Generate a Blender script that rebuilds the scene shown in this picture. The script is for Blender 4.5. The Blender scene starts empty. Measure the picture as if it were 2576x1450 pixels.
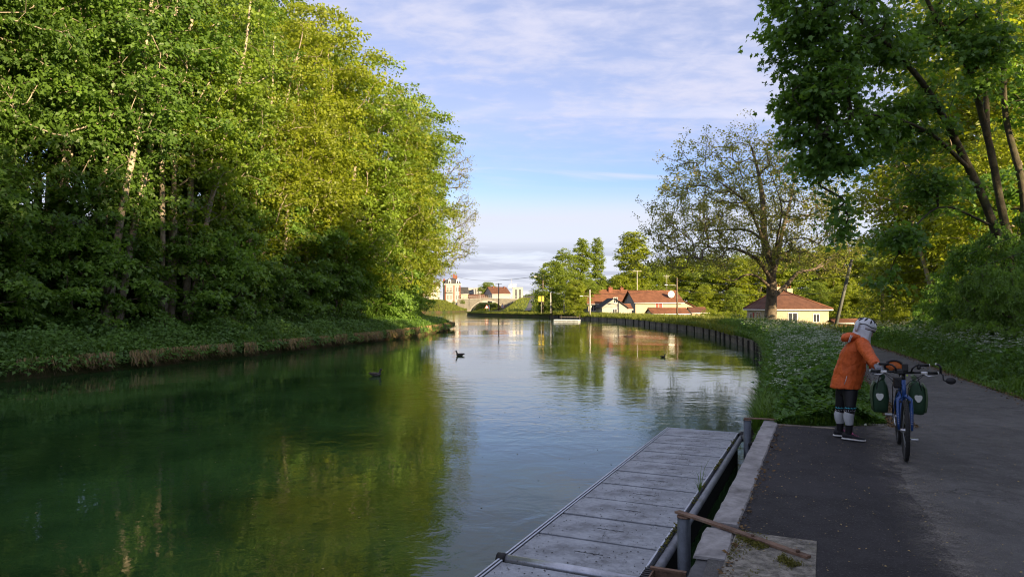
import bpy, bmesh, math, random
import numpy as np
from mathutils import Vector, Matrix

# ------------------------------------------------------------------ camera, sky, sun, exposure
SC = bpy.context.scene
COL = SC.collection
CAM_Z = 1.8
PITCH = math.atan(40.0 / 1737.6)          # horizon sits a little under the middle
cam_d = bpy.data.cameras.new('camera'); cam = bpy.data.objects.new('camera', cam_d); COL.objects.link(cam)
cam.location = (0, 0, CAM_Z); cam.rotation_euler = (math.pi / 2 + PITCH, 0, 0)
cam_d.sensor_width = 36.0; cam_d.lens = 36.0 * 1737.6 / 2575.0
cam_d.clip_start = 0.05; cam_d.clip_end = 6000
SC.camera = cam

SUN_AZ = math.radians(50)                  # sun stands to the right of and behind the photographer
SUN_EL = math.radians(14)
sun_vec = Vector((math.cos(SUN_AZ) * math.cos(SUN_EL), -math.sin(SUN_AZ) * math.cos(SUN_EL), math.sin(SUN_EL)))
sun_d = bpy.data.lights.new('sun', 'SUN'); sun_d.energy = 5.0; sun_d.angle = math.radians(0.55); sun_d.color = (1.0, 0.77, 0.45)
sun = bpy.data.objects.new('sun', sun_d); COL.objects.link(sun)
sun.rotation_euler = sun_vec.to_track_quat('Z', 'Y').to_euler()

world = bpy.data.worlds.new('World'); SC.world = world; world.use_nodes = True
def build_world():
    nt = world.node_tree; N = nt.nodes; L = nt.links; N.clear()
    def nd(t, **k):
        n = N.new(t)
        for a, b in k.items(): setattr(n, a, b)
        return n
    def m(op, a, b=None, c=None):
        n = nd('ShaderNodeMath', operation=op)
        for i, v in enumerate((a, b, c)):
            if v is None: continue
            if isinstance(v, (int, float)): n.inputs[i].default_value = v
            else: L.new(v, n.inputs[i])
        return n.outputs[0]
    def sstep(v, a, b):
        n = nd('ShaderNodeMapRange', interpolation_type='SMOOTHSTEP')
        L.new(v, n.inputs[0]); n.inputs[1].default_value = a; n.inputs[2].default_value = b
        return n.outputs[0]
    def noise(vec, scale, detail=5, rough=.55, dist=0.0):
        n = nd('ShaderNodeTexNoise'); L.new(vec, n.inputs['Vector'])
        n.inputs['Scale'].default_value = scale; n.inputs['Detail'].default_value = detail
        n.inputs['Roughness'].default_value = rough; n.inputs['Distortion'].default_value = dist
        return n.outputs['Fac']
    sky = nd('ShaderNodeTexSky', sky_type='NISHITA'); sky.sun_disc = False
    sky.sun_elevation = SUN_EL + math.radians(6); sky.sun_rotation = math.pi / 2 + SUN_AZ
    sky.altitude = 80; sky.air_density = 1.0; sky.dust_density = 0.35; sky.ozone_density = 2.2
    tc = nd('ShaderNodeTexCoord'); sep = nd('ShaderNodeSeparateXYZ'); L.new(tc.outputs['Generated'], sep.inputs[0])
    x, y, z = sep.outputs
    zc = m('MAXIMUM', z, 0.0)
    den = m('ADD', zc, 0.10)
    px = m('DIVIDE', x, den); py = m('DIVIDE', y, den)
    def comb(a, b, c=0.0):
        n = nd('ShaderNodeCombineXYZ')
        for i, v in enumerate((a, b, c)):
            if isinstance(v, (int, float)): n.inputs[i].default_value = v
            else: L.new(v, n.inputs[i])
        return n.outputs[0]
    plane = comb(px, py, 3.7)
    planeS = comb(m('MULTIPLY', px, 0.85), m('MULTIPLY', py, 1.2), 1.3)
    big = noise(plane, 0.9, 3, .5, .2)
    fine = noise(planeS, 8.5, 5, .58, .25)
    mid = noise(planeS, 2.6, 4, .55, .3)
    alto = m('ADD', m('MULTIPLY', fine, .62), m('ADD', m('MULTIPLY', mid, .55), m('MULTIPLY', big, .55)))
    alto = sstep(alto, .68, 1.06)
    altoveil = m('ADD', m('MULTIPLY', alto, .58), .40)
    altoveil = m('MULTIPLY', altoveil, sstep(z, .165, .27))
    # thin wisps round the clear band
    wisp = sstep(noise(comb(m('MULTIPLY', px, .5), m('MULTIPLY', py, 2.2), 8.2), 1.3, 4, .5, .6), .52, .72)
    wisp = m('MULTIPLY', wisp, m('MULTIPLY', sstep(z, .15, .19), sstep(z, .30, .22)))
    # white haze veil under the clear band
    az = m('ARCTAN2', x, y)
    hz = noise(comb(m('MULTIPLY', az, 2.0), m('MULTIPLY', z, 26.0), 2.0), 1.4, 4, .55, .3)
    veil = m('MULTIPLY', m('MULTIPLY', sstep(z, .172, .118), sstep(z, -.02, .03)), m('ADD', .62, m('MULTIPLY', hz, .55)))
    veil = m('MINIMUM', veil, .96)
    # low grey-violet cumulus streaks at the horizon
    lowc = noise(comb(m('MULTIPLY', az, 5.0), m('MULTIPLY', z, 46.0), 5.1), 1.3, 5, .55, .35)
    low = m('MULTIPLY', sstep(lowc, .44, .62), m('MULTIPLY', sstep(z, .098, .066), sstep(z, .0, .03)))
    low = m('MULTIPLY', low, .62)
    def bg(col, s):
        b = nd('ShaderNodeBackground')
        if isinstance(col, tuple): b.inputs[0].default_value = col + (1,)
        else: L.new(col, b.inputs[0])
        b.inputs[1].default_value = s
        return b.outputs[0]
    def mix(f, a, b):
        n = nd('ShaderNodeMixShader'); L.new(f, n.inputs[0]); L.new(a, n.inputs[1]); L.new(b, n.inputs[2]); return n.outputs[0]
    hue = nd('ShaderNodeMix', data_type='RGBA', blend_type='MULTIPLY'); hue.inputs[0].default_value = 1.0
    L.new(sky.outputs[0], hue.inputs[6]); hue.inputs[7].default_value = SKY_TINT + (1,)
    s = bg(hue.outputs[2], SKY_STRENGTH)
    s = mix(altoveil, s, bg((.240, .245, .308), 1.0))
    s = mix(wisp, s, bg((.26, .268, .33), 1.0))
    s = mix(veil, s, bg((.262, .272, .312), 1.0))
    s = mix(low, s, bg((.145, .155, .20), 1.0))
    out = nd('ShaderNodeOutputWorld'); L.new(s, out.inputs[0])
SKY_STRENGTH = 0.058; SKY_TINT = (1.0, 0.94, 1.15)
build_world()
SC.view_settings.view_transform = 'Standard'; SC.view_settings.look = 'None'
SC.view_settings.exposure = 1.65; SC.view_settings.gamma = 1.0; SC.view_settings.use_curve_mapping = False
SC.render.engine = 'CYCLES'
cy = SC.cycles
cy.max_bounces = 7; cy.diffuse_bounces = 4; cy.glossy_bounces = 3; cy.transmission_bounces = 4; cy.transparent_max_bounces = 6
cy.caustics_reflective = False; cy.caustics_refractive = False; cy.sample_clamp_indirect = 4.0
cy.use_denoising = True; cy.filter_width = 1.15

# ------------------------------------------------------------------ measuring: photo point -> place in the world
F0, CX0, CY0 = 1737.6, 1287.5, 725.0
def ray(x, y):
    u = (x - CX0) / F0; v = (CY0 - y) / F0
    dy = math.cos(PITCH) - v * math.sin(PITCH); dz = math.sin(PITCH) + v * math.cos(PITCH)
    return u / dy, dz / dy
def P(x, y, D):
    u, w = ray(x, y); return Vector((u * D, D, CAM_Z + w * D))
def G(x, y, z=0.0):
    u, w = ray(x, y); D = (z - CAM_Z) / w; return Vector((u * D, D, z))

# ------------------------------------------------------------------ materials
MATS = {}
class NT:
    def __init__(s, name):
        s.mat = bpy.data.materials.new(name); s.mat.use_nodes = True
        s.nt = s.mat.node_tree; s.N = s.nt.nodes; s.L = s.nt.links
        s.bsdf = s.N['Principled BSDF']; s.out = s.N['Material Output']
    def nd(s, t, **k):
        n = s.N.new(t)
        for a, b in k.items(): setattr(n, a, b)
        return n
    def inp(s, sock, v):
        if isinstance(v, tuple): sock.default_value = v if len(v) == 4 else v + (1,)
        elif isinstance(v, (int, float)): sock.default_value = v
        else: s.L.new(v, sock)
    def m(s, op, a, b=0.0, clamp=False):
        n = s.nd('ShaderNodeMath', operation=op); n.use_clamp = clamp
        s.inp(n.inputs[0], a); s.inp(n.inputs[1], b); return n.outputs[0]
    def mix(s, f, a, b, mode='MIX'):
        n = s.nd('ShaderNodeMix', data_type='RGBA', blend_type=mode)
        s.inp(n.inputs[0], f); s.inp(n.inputs[6], a); s.inp(n.inputs[7], b); return n.outputs[2]
    def coord(s, which='Object', scale=(1, 1, 1)):
        tc = s.nd('ShaderNodeTexCoord')
        if scale == (1, 1, 1): return tc.outputs[which]
        mp = s.nd('ShaderNodeMapping'); s.L.new(tc.outputs[which], mp.inputs[0]); mp.inputs['Scale'].default_value = scale
        return mp.outputs[0]
    def noise(s, vec, scale, detail=4, rough=.55, dist=0.0):
        n = s.nd('ShaderNodeTexNoise'); s.L.new(vec, n.inputs['Vector'])
        n.inputs['Scale'].default_value = scale; n.inputs['Detail'].default_value = detail
        n.inputs['Roughness'].default_value = rough; n.inputs['Distortion'].default_value = dist
        return n.outputs['Fac']
    def ramp(s, v, a, b, smooth=True):
        n = s.nd('ShaderNodeMapRange', interpolation_type='SMOOTHSTEP' if smooth else 'LINEAR')
        s.inp(n.inputs[0], v); n.inputs[1].default_value = a; n.inputs[2].default_value = b; return n.outputs[0]
    def bump(s, h, dist, strength=1.0):
        n = s.nd('ShaderNodeBump'); s.inp(n.inputs['Height'], h); n.inputs['Distance'].default_value = dist
        n.inputs['Strength'].default_value = strength; s.L.new(n.outputs[0], s.bsdf.inputs['Normal'])
    def set(s, **k):
        for a, v in k.items(): s.inp(s.bsdf.inputs[a.replace('_', ' ')], v)

def plain(name, col, rough=.6, var=.25, scale=6.0, bump=0.0, metallic=0.0, spec=.4, which='Object', dirt=None):
    """A painted or natural surface: base colour broken up by two scales of noise, with a little relief."""
    if name in MATS: return MATS[name]
    t = NT(name); c = t.coord(which)
    n1 = t.noise(c, scale, 5, .6); n2 = t.noise(c, scale * 7, 3, .6)
    f = t.m('ADD', t.m('MULTIPLY', n1, .7), t.m('MULTIPLY', n2, .3))
    lo = tuple(v * (1 - var) for v in col); hi = tuple(min(1, v * (1 + var)) for v in col)
    cc = t.mix(t.ramp(f, .3, .7), lo, hi)
    if dirt: cc = t.mix(t.m('MULTIPLY', t.ramp(t.noise(c, scale * .6, 6, .7), .5, .7), dirt[1]), cc, dirt[0])
    t.set(Base_Color=cc, Roughness=rough, Metallic=metallic, Specular_IOR_Level=spec)
    if bump: t.bump(f, bump)
    MATS[name] = t.mat; return t.mat

def leafmat(name, col, trans, tw=.42, rough=.45, spec=.4, var=.38, warm=(1.14, 1.0, .55)):
    """Thin leaf: diffuse and gloss on top, light passing through; each leaf and each tree has its own tint."""
    if name in MATS: return MATS[name]
    t = NT(name)
    at = t.nd('ShaderNodeAttribute', attribute_name='tint'); tint = at.outputs['Fac']
    oi = t.nd('ShaderNodeObjectInfo').outputs['Random']
    f = t.m('ADD', t.m('MULTIPLY', tint, .75), t.m('MULTIPLY', oi, .25))
    lo = tuple(v * (1 - var) for v in col); hi = tuple(v * (1 + var) * w for v, w in zip(col, warm))
    cc = t.mix(f, lo, hi)
    tlo = tuple(v * (1 - var) for v in trans); thi = tuple(v * (1 + var * .8) for v in trans)
    ct = t.mix(f, tlo, thi)
    t.set(Base_Color=cc, Roughness=rough, Specular_IOR_Level=spec)
    tr = t.nd('ShaderNodeBsdfTranslucent'); t.L.new(ct, tr.inputs[0])
    mx = t.nd('ShaderNodeMixShader'); mx.inputs[0].default_value = tw
    t.L.new(t.bsdf.outputs[0], mx.inputs[1]); t.L.new(tr.outputs[0], mx.inputs[2]); t.L.new(mx.outputs[0], t.out.inputs[0])
    MATS[name] = t.mat; return t.mat

# ------------------------------------------------------------------ objects
def link(name, data, parent=None, mat=None):
    o = bpy.data.objects.new(name, data); COL.objects.link(o)
    if mat is not None and data is not None and len(data.materials) == 0: data.materials.append(mat)
    if parent is not None: o.parent = parent
    return o
def tag(o, label=None, cat=None, group=None, kind=None):
    if label: o['label'] = label
    if cat: o['category'] = cat
    if group: o['group'] = group
    if kind: o['kind'] = kind
    return o
def thing(name, label, cat, loc=(0, 0, 0), rz=0.0, group=None):
    o = bpy.data.objects.new(name, None); COL.objects.link(o); o.location = loc; o.rotation_euler = (0, 0, rz)
    o.empty_display_size = .2
    return tag(o, label, cat, group)
ORD = ['first', 'second', 'third', 'fourth', 'fifth', 'sixth', 'seventh', 'eighth', 'ninth', 'tenth', 'eleventh', 'twelfth', 'thirteenth', 'fourteenth', 'fifteenth', 'sixteenth', 'seventeenth', 'eighteenth', 'nineteenth', 'twentieth', 'twenty-first', 'twenty-second', 'twenty-third', 'twenty-fourth', 'twenty-fifth', 'twenty-sixth']
def copy_tree(o, parent=None):
    c = o.copy(); COL.objects.link(c); c.parent = parent
    for ch in o.children: copy_tree(ch, c)
    return c

def np_mesh(name, V, T, tint=None, smooth=False):
    """V (n,3) array, T (m,k) array of triangles or quads."""
    V = np.asarray(V, dtype=np.float32); T = np.asarray(T, dtype=np.int32); k = T.shape[1]
    me = bpy.data.meshes.new(name)
    me.vertices.add(len(V)); me.vertices.foreach_set('co', V.ravel())
    me.loops.add(T.size); me.loops.foreach_set('vertex_index', T.ravel())
    me.polygons.add(len(T)); me.polygons.foreach_set('loop_start', np.arange(0, T.size, k, dtype=np.int32))
    me.polygons.foreach_set('loop_total', np.full(len(T), k, dtype=np.int32))
    if smooth: me.polygons.foreach_set('use_smooth', np.ones(len(T), dtype=bool))
    if tint is not None:
        a = me.attributes.new('tint', 'FLOAT', 'POINT'); a.data.foreach_set('value', np.asarray(tint, dtype=np.float32))
    me.update(calc_edges=True)
    return me

class MB:
    """Collects simple solids into one mesh."""
    def __init__(s): s.v = []; s.f = []; s.sm = []
    def add(s, vs, fs, smooth=False, M=None):
        b = len(s.v)
        for p in vs: s.v.append(tuple(M @ Vector(p)) if M is not None else tuple(p))
        for q in fs: s.f.append(tuple(i + b for i in q)); s.sm.append(smooth)
        return s
    def box(s, a, b, M=None, bev=0.0):
        x0, y0, z0 = a; x1, y1, z1 = b
        if bev <= 0:
            vs = [(x0, y0, z0), (x1, y0, z0), (x1, y1, z0), (x0, y1, z0), (x0, y0, z1), (x1, y0, z1), (x1, y1, z1), (x0, y1, z1)]
            return s.add(vs, [(0, 3, 2, 1), (4, 5, 6, 7), (0, 1, 5, 4), (1, 2, 6, 5), (2, 3, 7, 6), (3, 0, 4, 7)], M=M)
        bm = bmesh.new(); bmesh.ops.create_cube(bm, size=1.0)
        for v in bm.verts: v.co = Vector(((x0 + x1) / 2 + v.co.x * (x1 - x0), (y0 + y1) / 2 + v.co.y * (y1 - y0), (z0 + z1) / 2 + v.co.z * (z1 - z0)))
        bmesh.ops.bevel(bm, geom=list(bm.edges), offset=bev, segments=2, affect='EDGES', profile=.6)
        vs = [tuple(v.co) for v in bm.verts]; bm.verts.index_update()
        fs = [tuple(v.index for v in f.verts) for f in bm.faces]; bm.free()
        return s.add(vs, fs, M=M)
    def tube(s, pts, r, n=8, caps=True, smooth=True, flat=1.0, up=None):
        """Round bar along points; r a number or one radius per point."""
        pts = [Vector(p) for p in pts]; rs = r if isinstance(r, (list, tuple)) else [r] * len(pts)
        vs = []; prev = None
        for i, p in enumerate(pts):
            d = (pts[min(i + 1, len(pts) - 1)] - pts[max(i - 1, 0)]).normalized()
            if prev is None:
                u = Vector(up) if up else (Vector((0, 0, 1)) if abs(d.z) < .9 else Vector((1, 0, 0)))
            else: u = prev
            a = (u - d * u.dot(d))
            a = a.normalized() if a.length > 1e-6 else d.orthogonal().normalized()
            b = d.cross(a); prev = a
            for k in range(n):
                t = 2 * math.pi * k / n
                vs.append(p + a * (math.cos(t) * rs[i]) + b * (math.sin(t) * rs[i] * flat))
        fs = []
        for i in range(len(pts) - 1):
            for k in range(n):
                k2 = (k + 1) % n
                fs.append((i * n + k, i * n + k2, (i + 1) * n + k2, (i + 1) * n + k))
        s.add(vs, fs, smooth)
        if caps:
            b = len(s.v) - len(vs)
            s.f.append(tuple(b + k for k in range(n))[::-1]); s.sm.append(False)
            e = b + (len(pts) - 1) * n
            s.f.append(tuple(e + k for k in range(n))); s.sm.append(False)
        return s
    def loft(s, rings, closed_ends=True, smooth=True):
        n = len(rings[0]); vs = [p for r in rings for p in r]; fs = []
        for i in range(len(rings) - 1):
            for k in range(n):
                k2 = (k + 1) % n
                fs.append((i * n + k, i * n + k2, (i + 1) * n + k2, (i + 1) * n + k))
        b = len(s.v); s.add(vs, fs, smooth)
        if closed_ends:
            s.f.append(tuple(b + k for k in range(n))[::-1]); s.sm.append(smooth)
            e = b + (len(rings) - 1) * n
            s.f.append(tuple(e + k for k in range(n))); s.sm.append(smooth)
        return s
    def prism(s, poly, z0, z1):
        n = len(poly)
        vs = [(p[0], p[1], z0) for p in poly] + [(p[0], p[1], z1) for p in poly]
        fs = [tuple(range(n))[::-1], tuple(range(n, 2 * n))] + [(i, (i + 1) % n, n + (i + 1) % n, n + i) for i in range(n)]
        return s.add(vs, fs)
    def ball(s, c, r, seg=10, rings=7, scale=(1, 1, 1)):
        R = []
        for i in range(rings + 1):
            t = math.pi * (i + .02) / (rings + .04)
            R.append([(c[0] + r * scale[0] * math.sin(t) * math.cos(2 * math.pi * k / seg), c[1] + r * scale[1] * math.sin(t) * math.sin(2 * math.pi * k / seg), c[2] - r * scale[2] * math.cos(t)) for k in range(seg)])
        return s.loft(R)
    def mesh(s, name):
        me = bpy.data.meshes.new(name); me.from_pydata(s.v, [], s.f); me.update()
        for p, q in zip(me.polygons, s.sm): p.use_smooth = q
        return me
    def build(s, name, mat=None, parent=None): return link(name, s.mesh(name), parent, mat)
# ------------------------------------------------------------------ lie of the land
WATER_Z = -0.75
LEFT_PTS = [(-40, -34), (-27, -22), (-21, 8), (-16.9, 22.8), (-13.6, 32), (-10.6, 42.6), (-8.2, 54), (-6.6, 67.2), (-6.5, 72), (-8, 79), (-14, 92), (-25, 114), (-37, 145), (-42, 171), (-37, 192), (-25, 207), (-17.5, 222), (-16.5, 255), (-16, 330), (-15, 700)]
RIGHT_PTS = [(-20, -42), (-.96, 0), (3.85, 10.6), (5.75, 15.4), (8.1, 21.6), (10.5, 28.4), (13.4, 37.9), (15.0, 46.7), (16.4, 55.4), (17.1, 63.3), (16.9, 76.4), (16.2, 96.3), (13.0, 110.8), (8.4, 130), (2.6, 139.5), (-10.6, 166), (-11.2, 176), (-7, 210), (-3.8, 250), (-3, 330), (-2, 700)]
def monotone(pts):
    ys = np.array([p[1] for p in pts], float); xs = np.array([p[0] for p in pts], float)
    h = np.diff(ys); d = np.diff(xs) / h
    m = np.zeros(len(xs)); m[0] = d[0]; m[-1] = d[-1]
    for i in range(1, len(xs) - 1):
        m[i] = (d[i - 1] * h[i] + d[i] * h[i - 1]) / (h[i] + h[i - 1])
    def f(y):
        y = np.clip(np.asarray(y, float), ys[0], ys[-1]); i = np.clip(np.searchsorted(ys, y) - 1, 0, len(ys) - 2)
        t = (y - ys[i]) / h[i]; t2 = t * t; t3 = t2 * t
        return (2 * t3 - 3 * t2 + 1) * xs[i] + (t3 - 2 * t2 + t) * h[i] * m[i] + (-2 * t3 + 3 * t2) * xs[i + 1] + (t3 - t2) * h[i] * m[i + 1]
    return f
xl = monotone(LEFT_PTS); xr = monotone(RIGHT_PTS)
PATH_L = monotone([(-9, -20), (1.5, 0), (4.2, 7.0), (5.55, 10.2), (8.0, 15.6), (11.1, 23), (16.0, 36), (18.5, 46), (20.0, 55), (20.7, 63), (20.5, 76), (19.8, 96), (16.8, 112), (12, 133), (3, 147)])
PATH_R = monotone([(-2, -20), (5.5, 0), (7.1, 5), (9.55, 12.9), (10.75, 16.5), (13.2, 22.8), (15.1, 28.4), (18.0, 37.7), (20.8, 47.5), (22.3, 56), (22.9, 64), (22.7, 77), (22.0, 98), (18.8, 114), (14, 135), (5, 149)])
def ss(v, a, b):
    t = np.clip((np.asarray(v, float) - a) / (b - a), 0, 1); return t * t * (3 - 2 * t)
def wob(x, y, s=1.0):
    return np.sin(x * 1.3 * s + 1.7) * np.cos(y * 1.1 * s + .3) * .5 + np.sin(x * .37 * s - y * .53 * s) * .5
def z_left(t, y):
    t = np.asarray(t, float); y = np.asarray(y, float)
    hill = 1 - ss(y, 74, 100)
    z = -.22 + .12 * ss(t, 0, .8) + .45 * ss(t, .5, 5)
    z = z + hill * (3.9 * ss(t, 3.8, 13) + 5.5 * ss(t, 9, 34) + 5 * ss(t, 25, 80))
    far = ss(y, 188, 205)
    z = z + far * (2.6 * ss(t, .5, 10))
    return z + .07 * wob(t * 1.5, y) * ss(t, .3, 2)
def z_right(t, y):
    t = np.asarray(t, float); y = np.asarray(y, float)
    x = xr(y) + t
    pr = PATH_R(y)
    near = 1 - ss(y, 9.5, 12)
    z = -.16 * (1 - near) * (1 - ss(t, .2, 1.6)) - .3 * near * (1 - ss(t, .12, .22))
    off = x - pr
    rise = 1 - ss(y, 26, 40)
    z = z + rise * (.75 * ss(off, .5, 4.5) + 1.2 * ss(off, 3, 14) + 3 * ss(off, 10, 40))
    z = z - (1 - rise) * (1.5 * ss(off, 1.2, 14)) * (1 - ss(y, 170, 200))
    return z + .03 * wob(t * 2, y) * ss(off, .3, 1.5)
def ground_z(x, y):
    x = np.asarray(x, float); y = np.asarray(y, float)
    return np.where(x > (xl(y) + xr(y)) / 2, z_right(x - xr(y), y), z_left(xl(y) - x, y))

YS = np.concatenate([np.arange(-34, 0, 2.0), np.arange(0, 60, .5), np.arange(60, 120, 1.5), np.arange(120, 330, 4.0), np.array([330, 400, 520, 700, 1000, 1600, 2600])])
TS = np.concatenate([[-.12, 0.0, .12, .4, .8, 1.3], np.arange(2, 16, .7), np.arange(16, 40, 2.0), np.array([45, 55, 70, 90, 120, 180, 300, 600, 1200, 2400])])
def land(name, edge, zf, sign):
    Yg, Tg = np.meshgrid(YS, TS, indexing='ij')
    Z = zf(np.maximum(Tg, 0), Yg); Z[:, 0] = -2.2
    X = edge(Yg) + sign * Tg
    V = np.stack([X, Yg, Z], -1).reshape(-1, 3)
    n, k = Yg.shape; i = np.arange(n * k).reshape(n, k)
    q = np.stack([i[:-1, :-1], i[:-1, 1:], i[1:, 1:], i[1:, :-1]], -1).reshape(-1, 4)
    if sign < 0: q = q[:, ::-1]
    return np_mesh(name, V, q, smooth=True)

def soil_mat():
    t = NT('bank_soil'); c = t.coord()
    n1 = t.noise(c, .6, 6, .65); n2 = t.noise(c, 9, 5, .65)
    f = t.ramp(t.m('ADD', t.m('MULTIPLY', n1, .6), t.m('MULTIPLY', n2, .4)), .38, .62)
    col = t.mix(f, (.035, .055, .014), (.075, .062, .032))
    t.set(Base_Color=col, Roughness=.95, Specular_IOR_Level=.15); t.bump(n2, .05); return t.mat
def floor_mat():
    t = NT('woodland_floor'); c = t.coord()
    n1 = t.noise(c, .5, 6, .65); n2 = t.noise(c, 7, 5, .7)
    f = t.ramp(t.m('ADD', t.m('MULTIPLY', n1, .6), t.m('MULTIPLY', n2, .4)), .40, .62)
    col = t.mix(f, (.030, .050, .012), (.085, .055, .032))
    t.set(Base_Color=col, Roughness=.95, Specular_IOR_Level=.15); t.bump(n2, .06); return t.mat
gl = link('wooded_hill', land('wooded_hill', xl, z_left, -1), mat=floor_mat()); tag(gl, 'wooded hillside and grassy shelf along the far bank', kind='structure')
gr = link('ground', land('ground', xr, z_right, 1), mat=soil_mat()); tag(gr, 'grassy ground of the towpath bank and the fields beyond', kind='structure')

# ------------------------------------------------------------------ water
def water():
    t = NT('canal_water'); c = t.coord()
    g = t.nd('ShaderNodeSeparateXYZ'); t.L.new(c, g.inputs[0])
    stretch = t.coord('Object', (1, 1, 1))
    big = t.noise(stretch, .16, 3, .5); rip = t.noise(stretch, 2.1, 3, .5, .5); fine = t.noise(t.coord('Object', (1, 1.6, 1)), 6.5, 3, .55, .3)
    patch = t.ramp(t.noise(c, .09, 3, .5, .4), .40, .62)
    h = t.m('ADD', t.m('MULTIPLY', big, .55), t.m('MULTIPLY', rip, t.m('ADD', .055, t.m('MULTIPLY', patch, .20))))
    h = t.m('ADD', h, t.m('MULTIPLY', fine, t.m('ADD', .005, t.m('MULTIPLY', patch, .045))))
    t.bump(h, .058)
    weed = t.noise(c, .35, 4, .6)
    col = t.mix(t.ramp(weed, .35, .68), (.012, .034, .010), (.028, .072, .020))
    t.set(Base_Color=col, Roughness=.025, IOR=1.333, Specular_IOR_Level=.5)
    ys = np.concatenate([np.arange(-33, 340, 3.0), np.array([340, 420, 560, 690])])
    V = np.stack([np.stack([xl(ys) - .6, ys, ys * 0 + WATER_Z], -1), np.stack([xr(ys) + .6, ys, ys * 0 + WATER_Z], -1)], 1).reshape(-1, 3)
    k = np.arange(len(ys) - 1) * 2; Q = np.stack([k, k + 1, k + 3, k + 2], -1)
    o = link('canal_water', np_mesh('canal_water', V, Q), mat=t.mat); tag(o, 'still green canal water with faint ripples', kind='structure')
water()

# ------------------------------------------------------------------ towpath and asphalt pad
def asphalt(name, base, speck, crack=0.0):
    t = NT(name); c = t.coord()
    n1 = t.noise(c, .9, 5, .6); n2 = t.noise(c, 48, 4, .8); n3 = t.noise(c, 5, 5, .6)
    v = t.nd('ShaderNodeTexVoronoi'); t.L.new(c, v.inputs['Vector']); v.inputs['Scale'].default_value = 95
    f = t.m('ADD', t.m('MULTIPLY', n1, .5), t.m('MULTIPLY', n3, .5))
    col = t.mix(t.ramp(f, .35, .65), tuple(b * .75 for b in base), tuple(b * 1.25 for b in base))
    col = t.mix(t.m('MULTIPLY', t.ramp(n2, .54, .72), .85), col, speck)
    wv = t.nd('ShaderNodeTexVoronoi', feature='DISTANCE_TO_EDGE'); wc = t.nd('ShaderNodeVectorMath', operation='ADD'); t.L.new(c, wc.inputs[0])
    wn = t.nd('ShaderNodeTexNoise'); t.L.new(c, wn.inputs['Vector']); wn.inputs['Scale'].default_value = 2.5; wn.inputs['Detail'].default_value = 5; t.L.new(wn.outputs['Color'], wc.inputs[1]); t.L.new(wc.outputs[0], wv.inputs['Vector']); wv.inputs['Scale'].default_value = .55
    ck = t.m('MULTIPLY', t.ramp(wv.outputs['Distance'], .012, .003), t.ramp(t.noise(c, .35, 2, .5), .50, .60)); ck = t.m('MULTIPLY', ck, crack)
    col = t.mix(ck, col, tuple(b * .3 for b in base))
    blot = t.ramp(t.noise(c, .45, 5, .7, 1.0), .52, .70); col = t.mix(t.m('MULTIPLY', blot, .45), col, tuple(b * 1.7 for b in base))
    stain = t.ramp(t.noise(c, 1.7, 4, .6, .6), .60, .72); col = t.mix(t.m('MULTIPLY', stain, .5), col, tuple(b * .55 for b in base))
    t.set(Base_Color=col, Roughness=.9, Specular_IOR_Level=.25)
    t.bump(t.m('ADD', t.m('MULTIPLY', v.outputs['Distance'], .6), n2), .012); return t.mat
def strip(name, fl, fr, y0, y1, n, z, mat, cols=6, jag=0.0, seed=1):
    rg = np.random.default_rng(seed)
    ys = np.linspace(y0, y1, n); V = []
    ja = np.convolve(rg.normal(0, jag, n + 4), np.ones(5) / 5, 'valid') * 2; jb = np.convolve(rg.normal(0, jag, n + 4), np.ones(5) / 5, 'valid') * 2
    for i, y in enumerate(ys):
        a = float(fl(y)) + ja[i]; b = float(fr(y)) + jb[i]
        for k in range(cols + 1): V.append((a + (b - a) * k / cols, y, z))
    i = np.arange(n * (cols + 1)).reshape(n, cols + 1)
    q = np.stack([i[:-1, :-1], i[:-1, 1:], i[1:, 1:], i[1:, :-1]], -1).reshape(-1, 4)
    return link(name, np_mesh(name, V, q), mat=mat)
path_mat = asphalt('towpath_asphalt', (.105, .102, .098), (.26, .25, .235), .8)
pad_mat = asphalt('new_asphalt', (.036, .034, .036), (.15, .145, .14))
PATH_Z = .016
def path_left_full(y): return np.where(np.asarray(y) < 10.2, kerb_in(y) - .05 + ss(y, 8.6, 10.2) * (PATH_L(y) - kerb_in(y)), PATH_L(y))
def kerb_in(y): return -.74 + .4534 * np.asarray(y, float)
tag(strip('towpath', path_left_full, PATH_R, -12, 147, 330, PATH_Z, path_mat, 8, .035, 3), 'grey asphalt towpath curving away along the canal', kind='structure')
pad_r = monotone([(-6, -14), (1.45, 0), (2.55, 3.2), (3.0, 4.57), (3.5, 5.85), (4.05, 7.2), (5.2, 9.75), (5.4, 10.15)])
tag(strip('asphalt_pad', lambda y: kerb_in(y) + .01, pad_r, -6, 10.15, 90, PATH_Z + .006, pad_mat, 5, .03, 5), 'dark new asphalt pad beside the landing stage', kind='structure')
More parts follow.
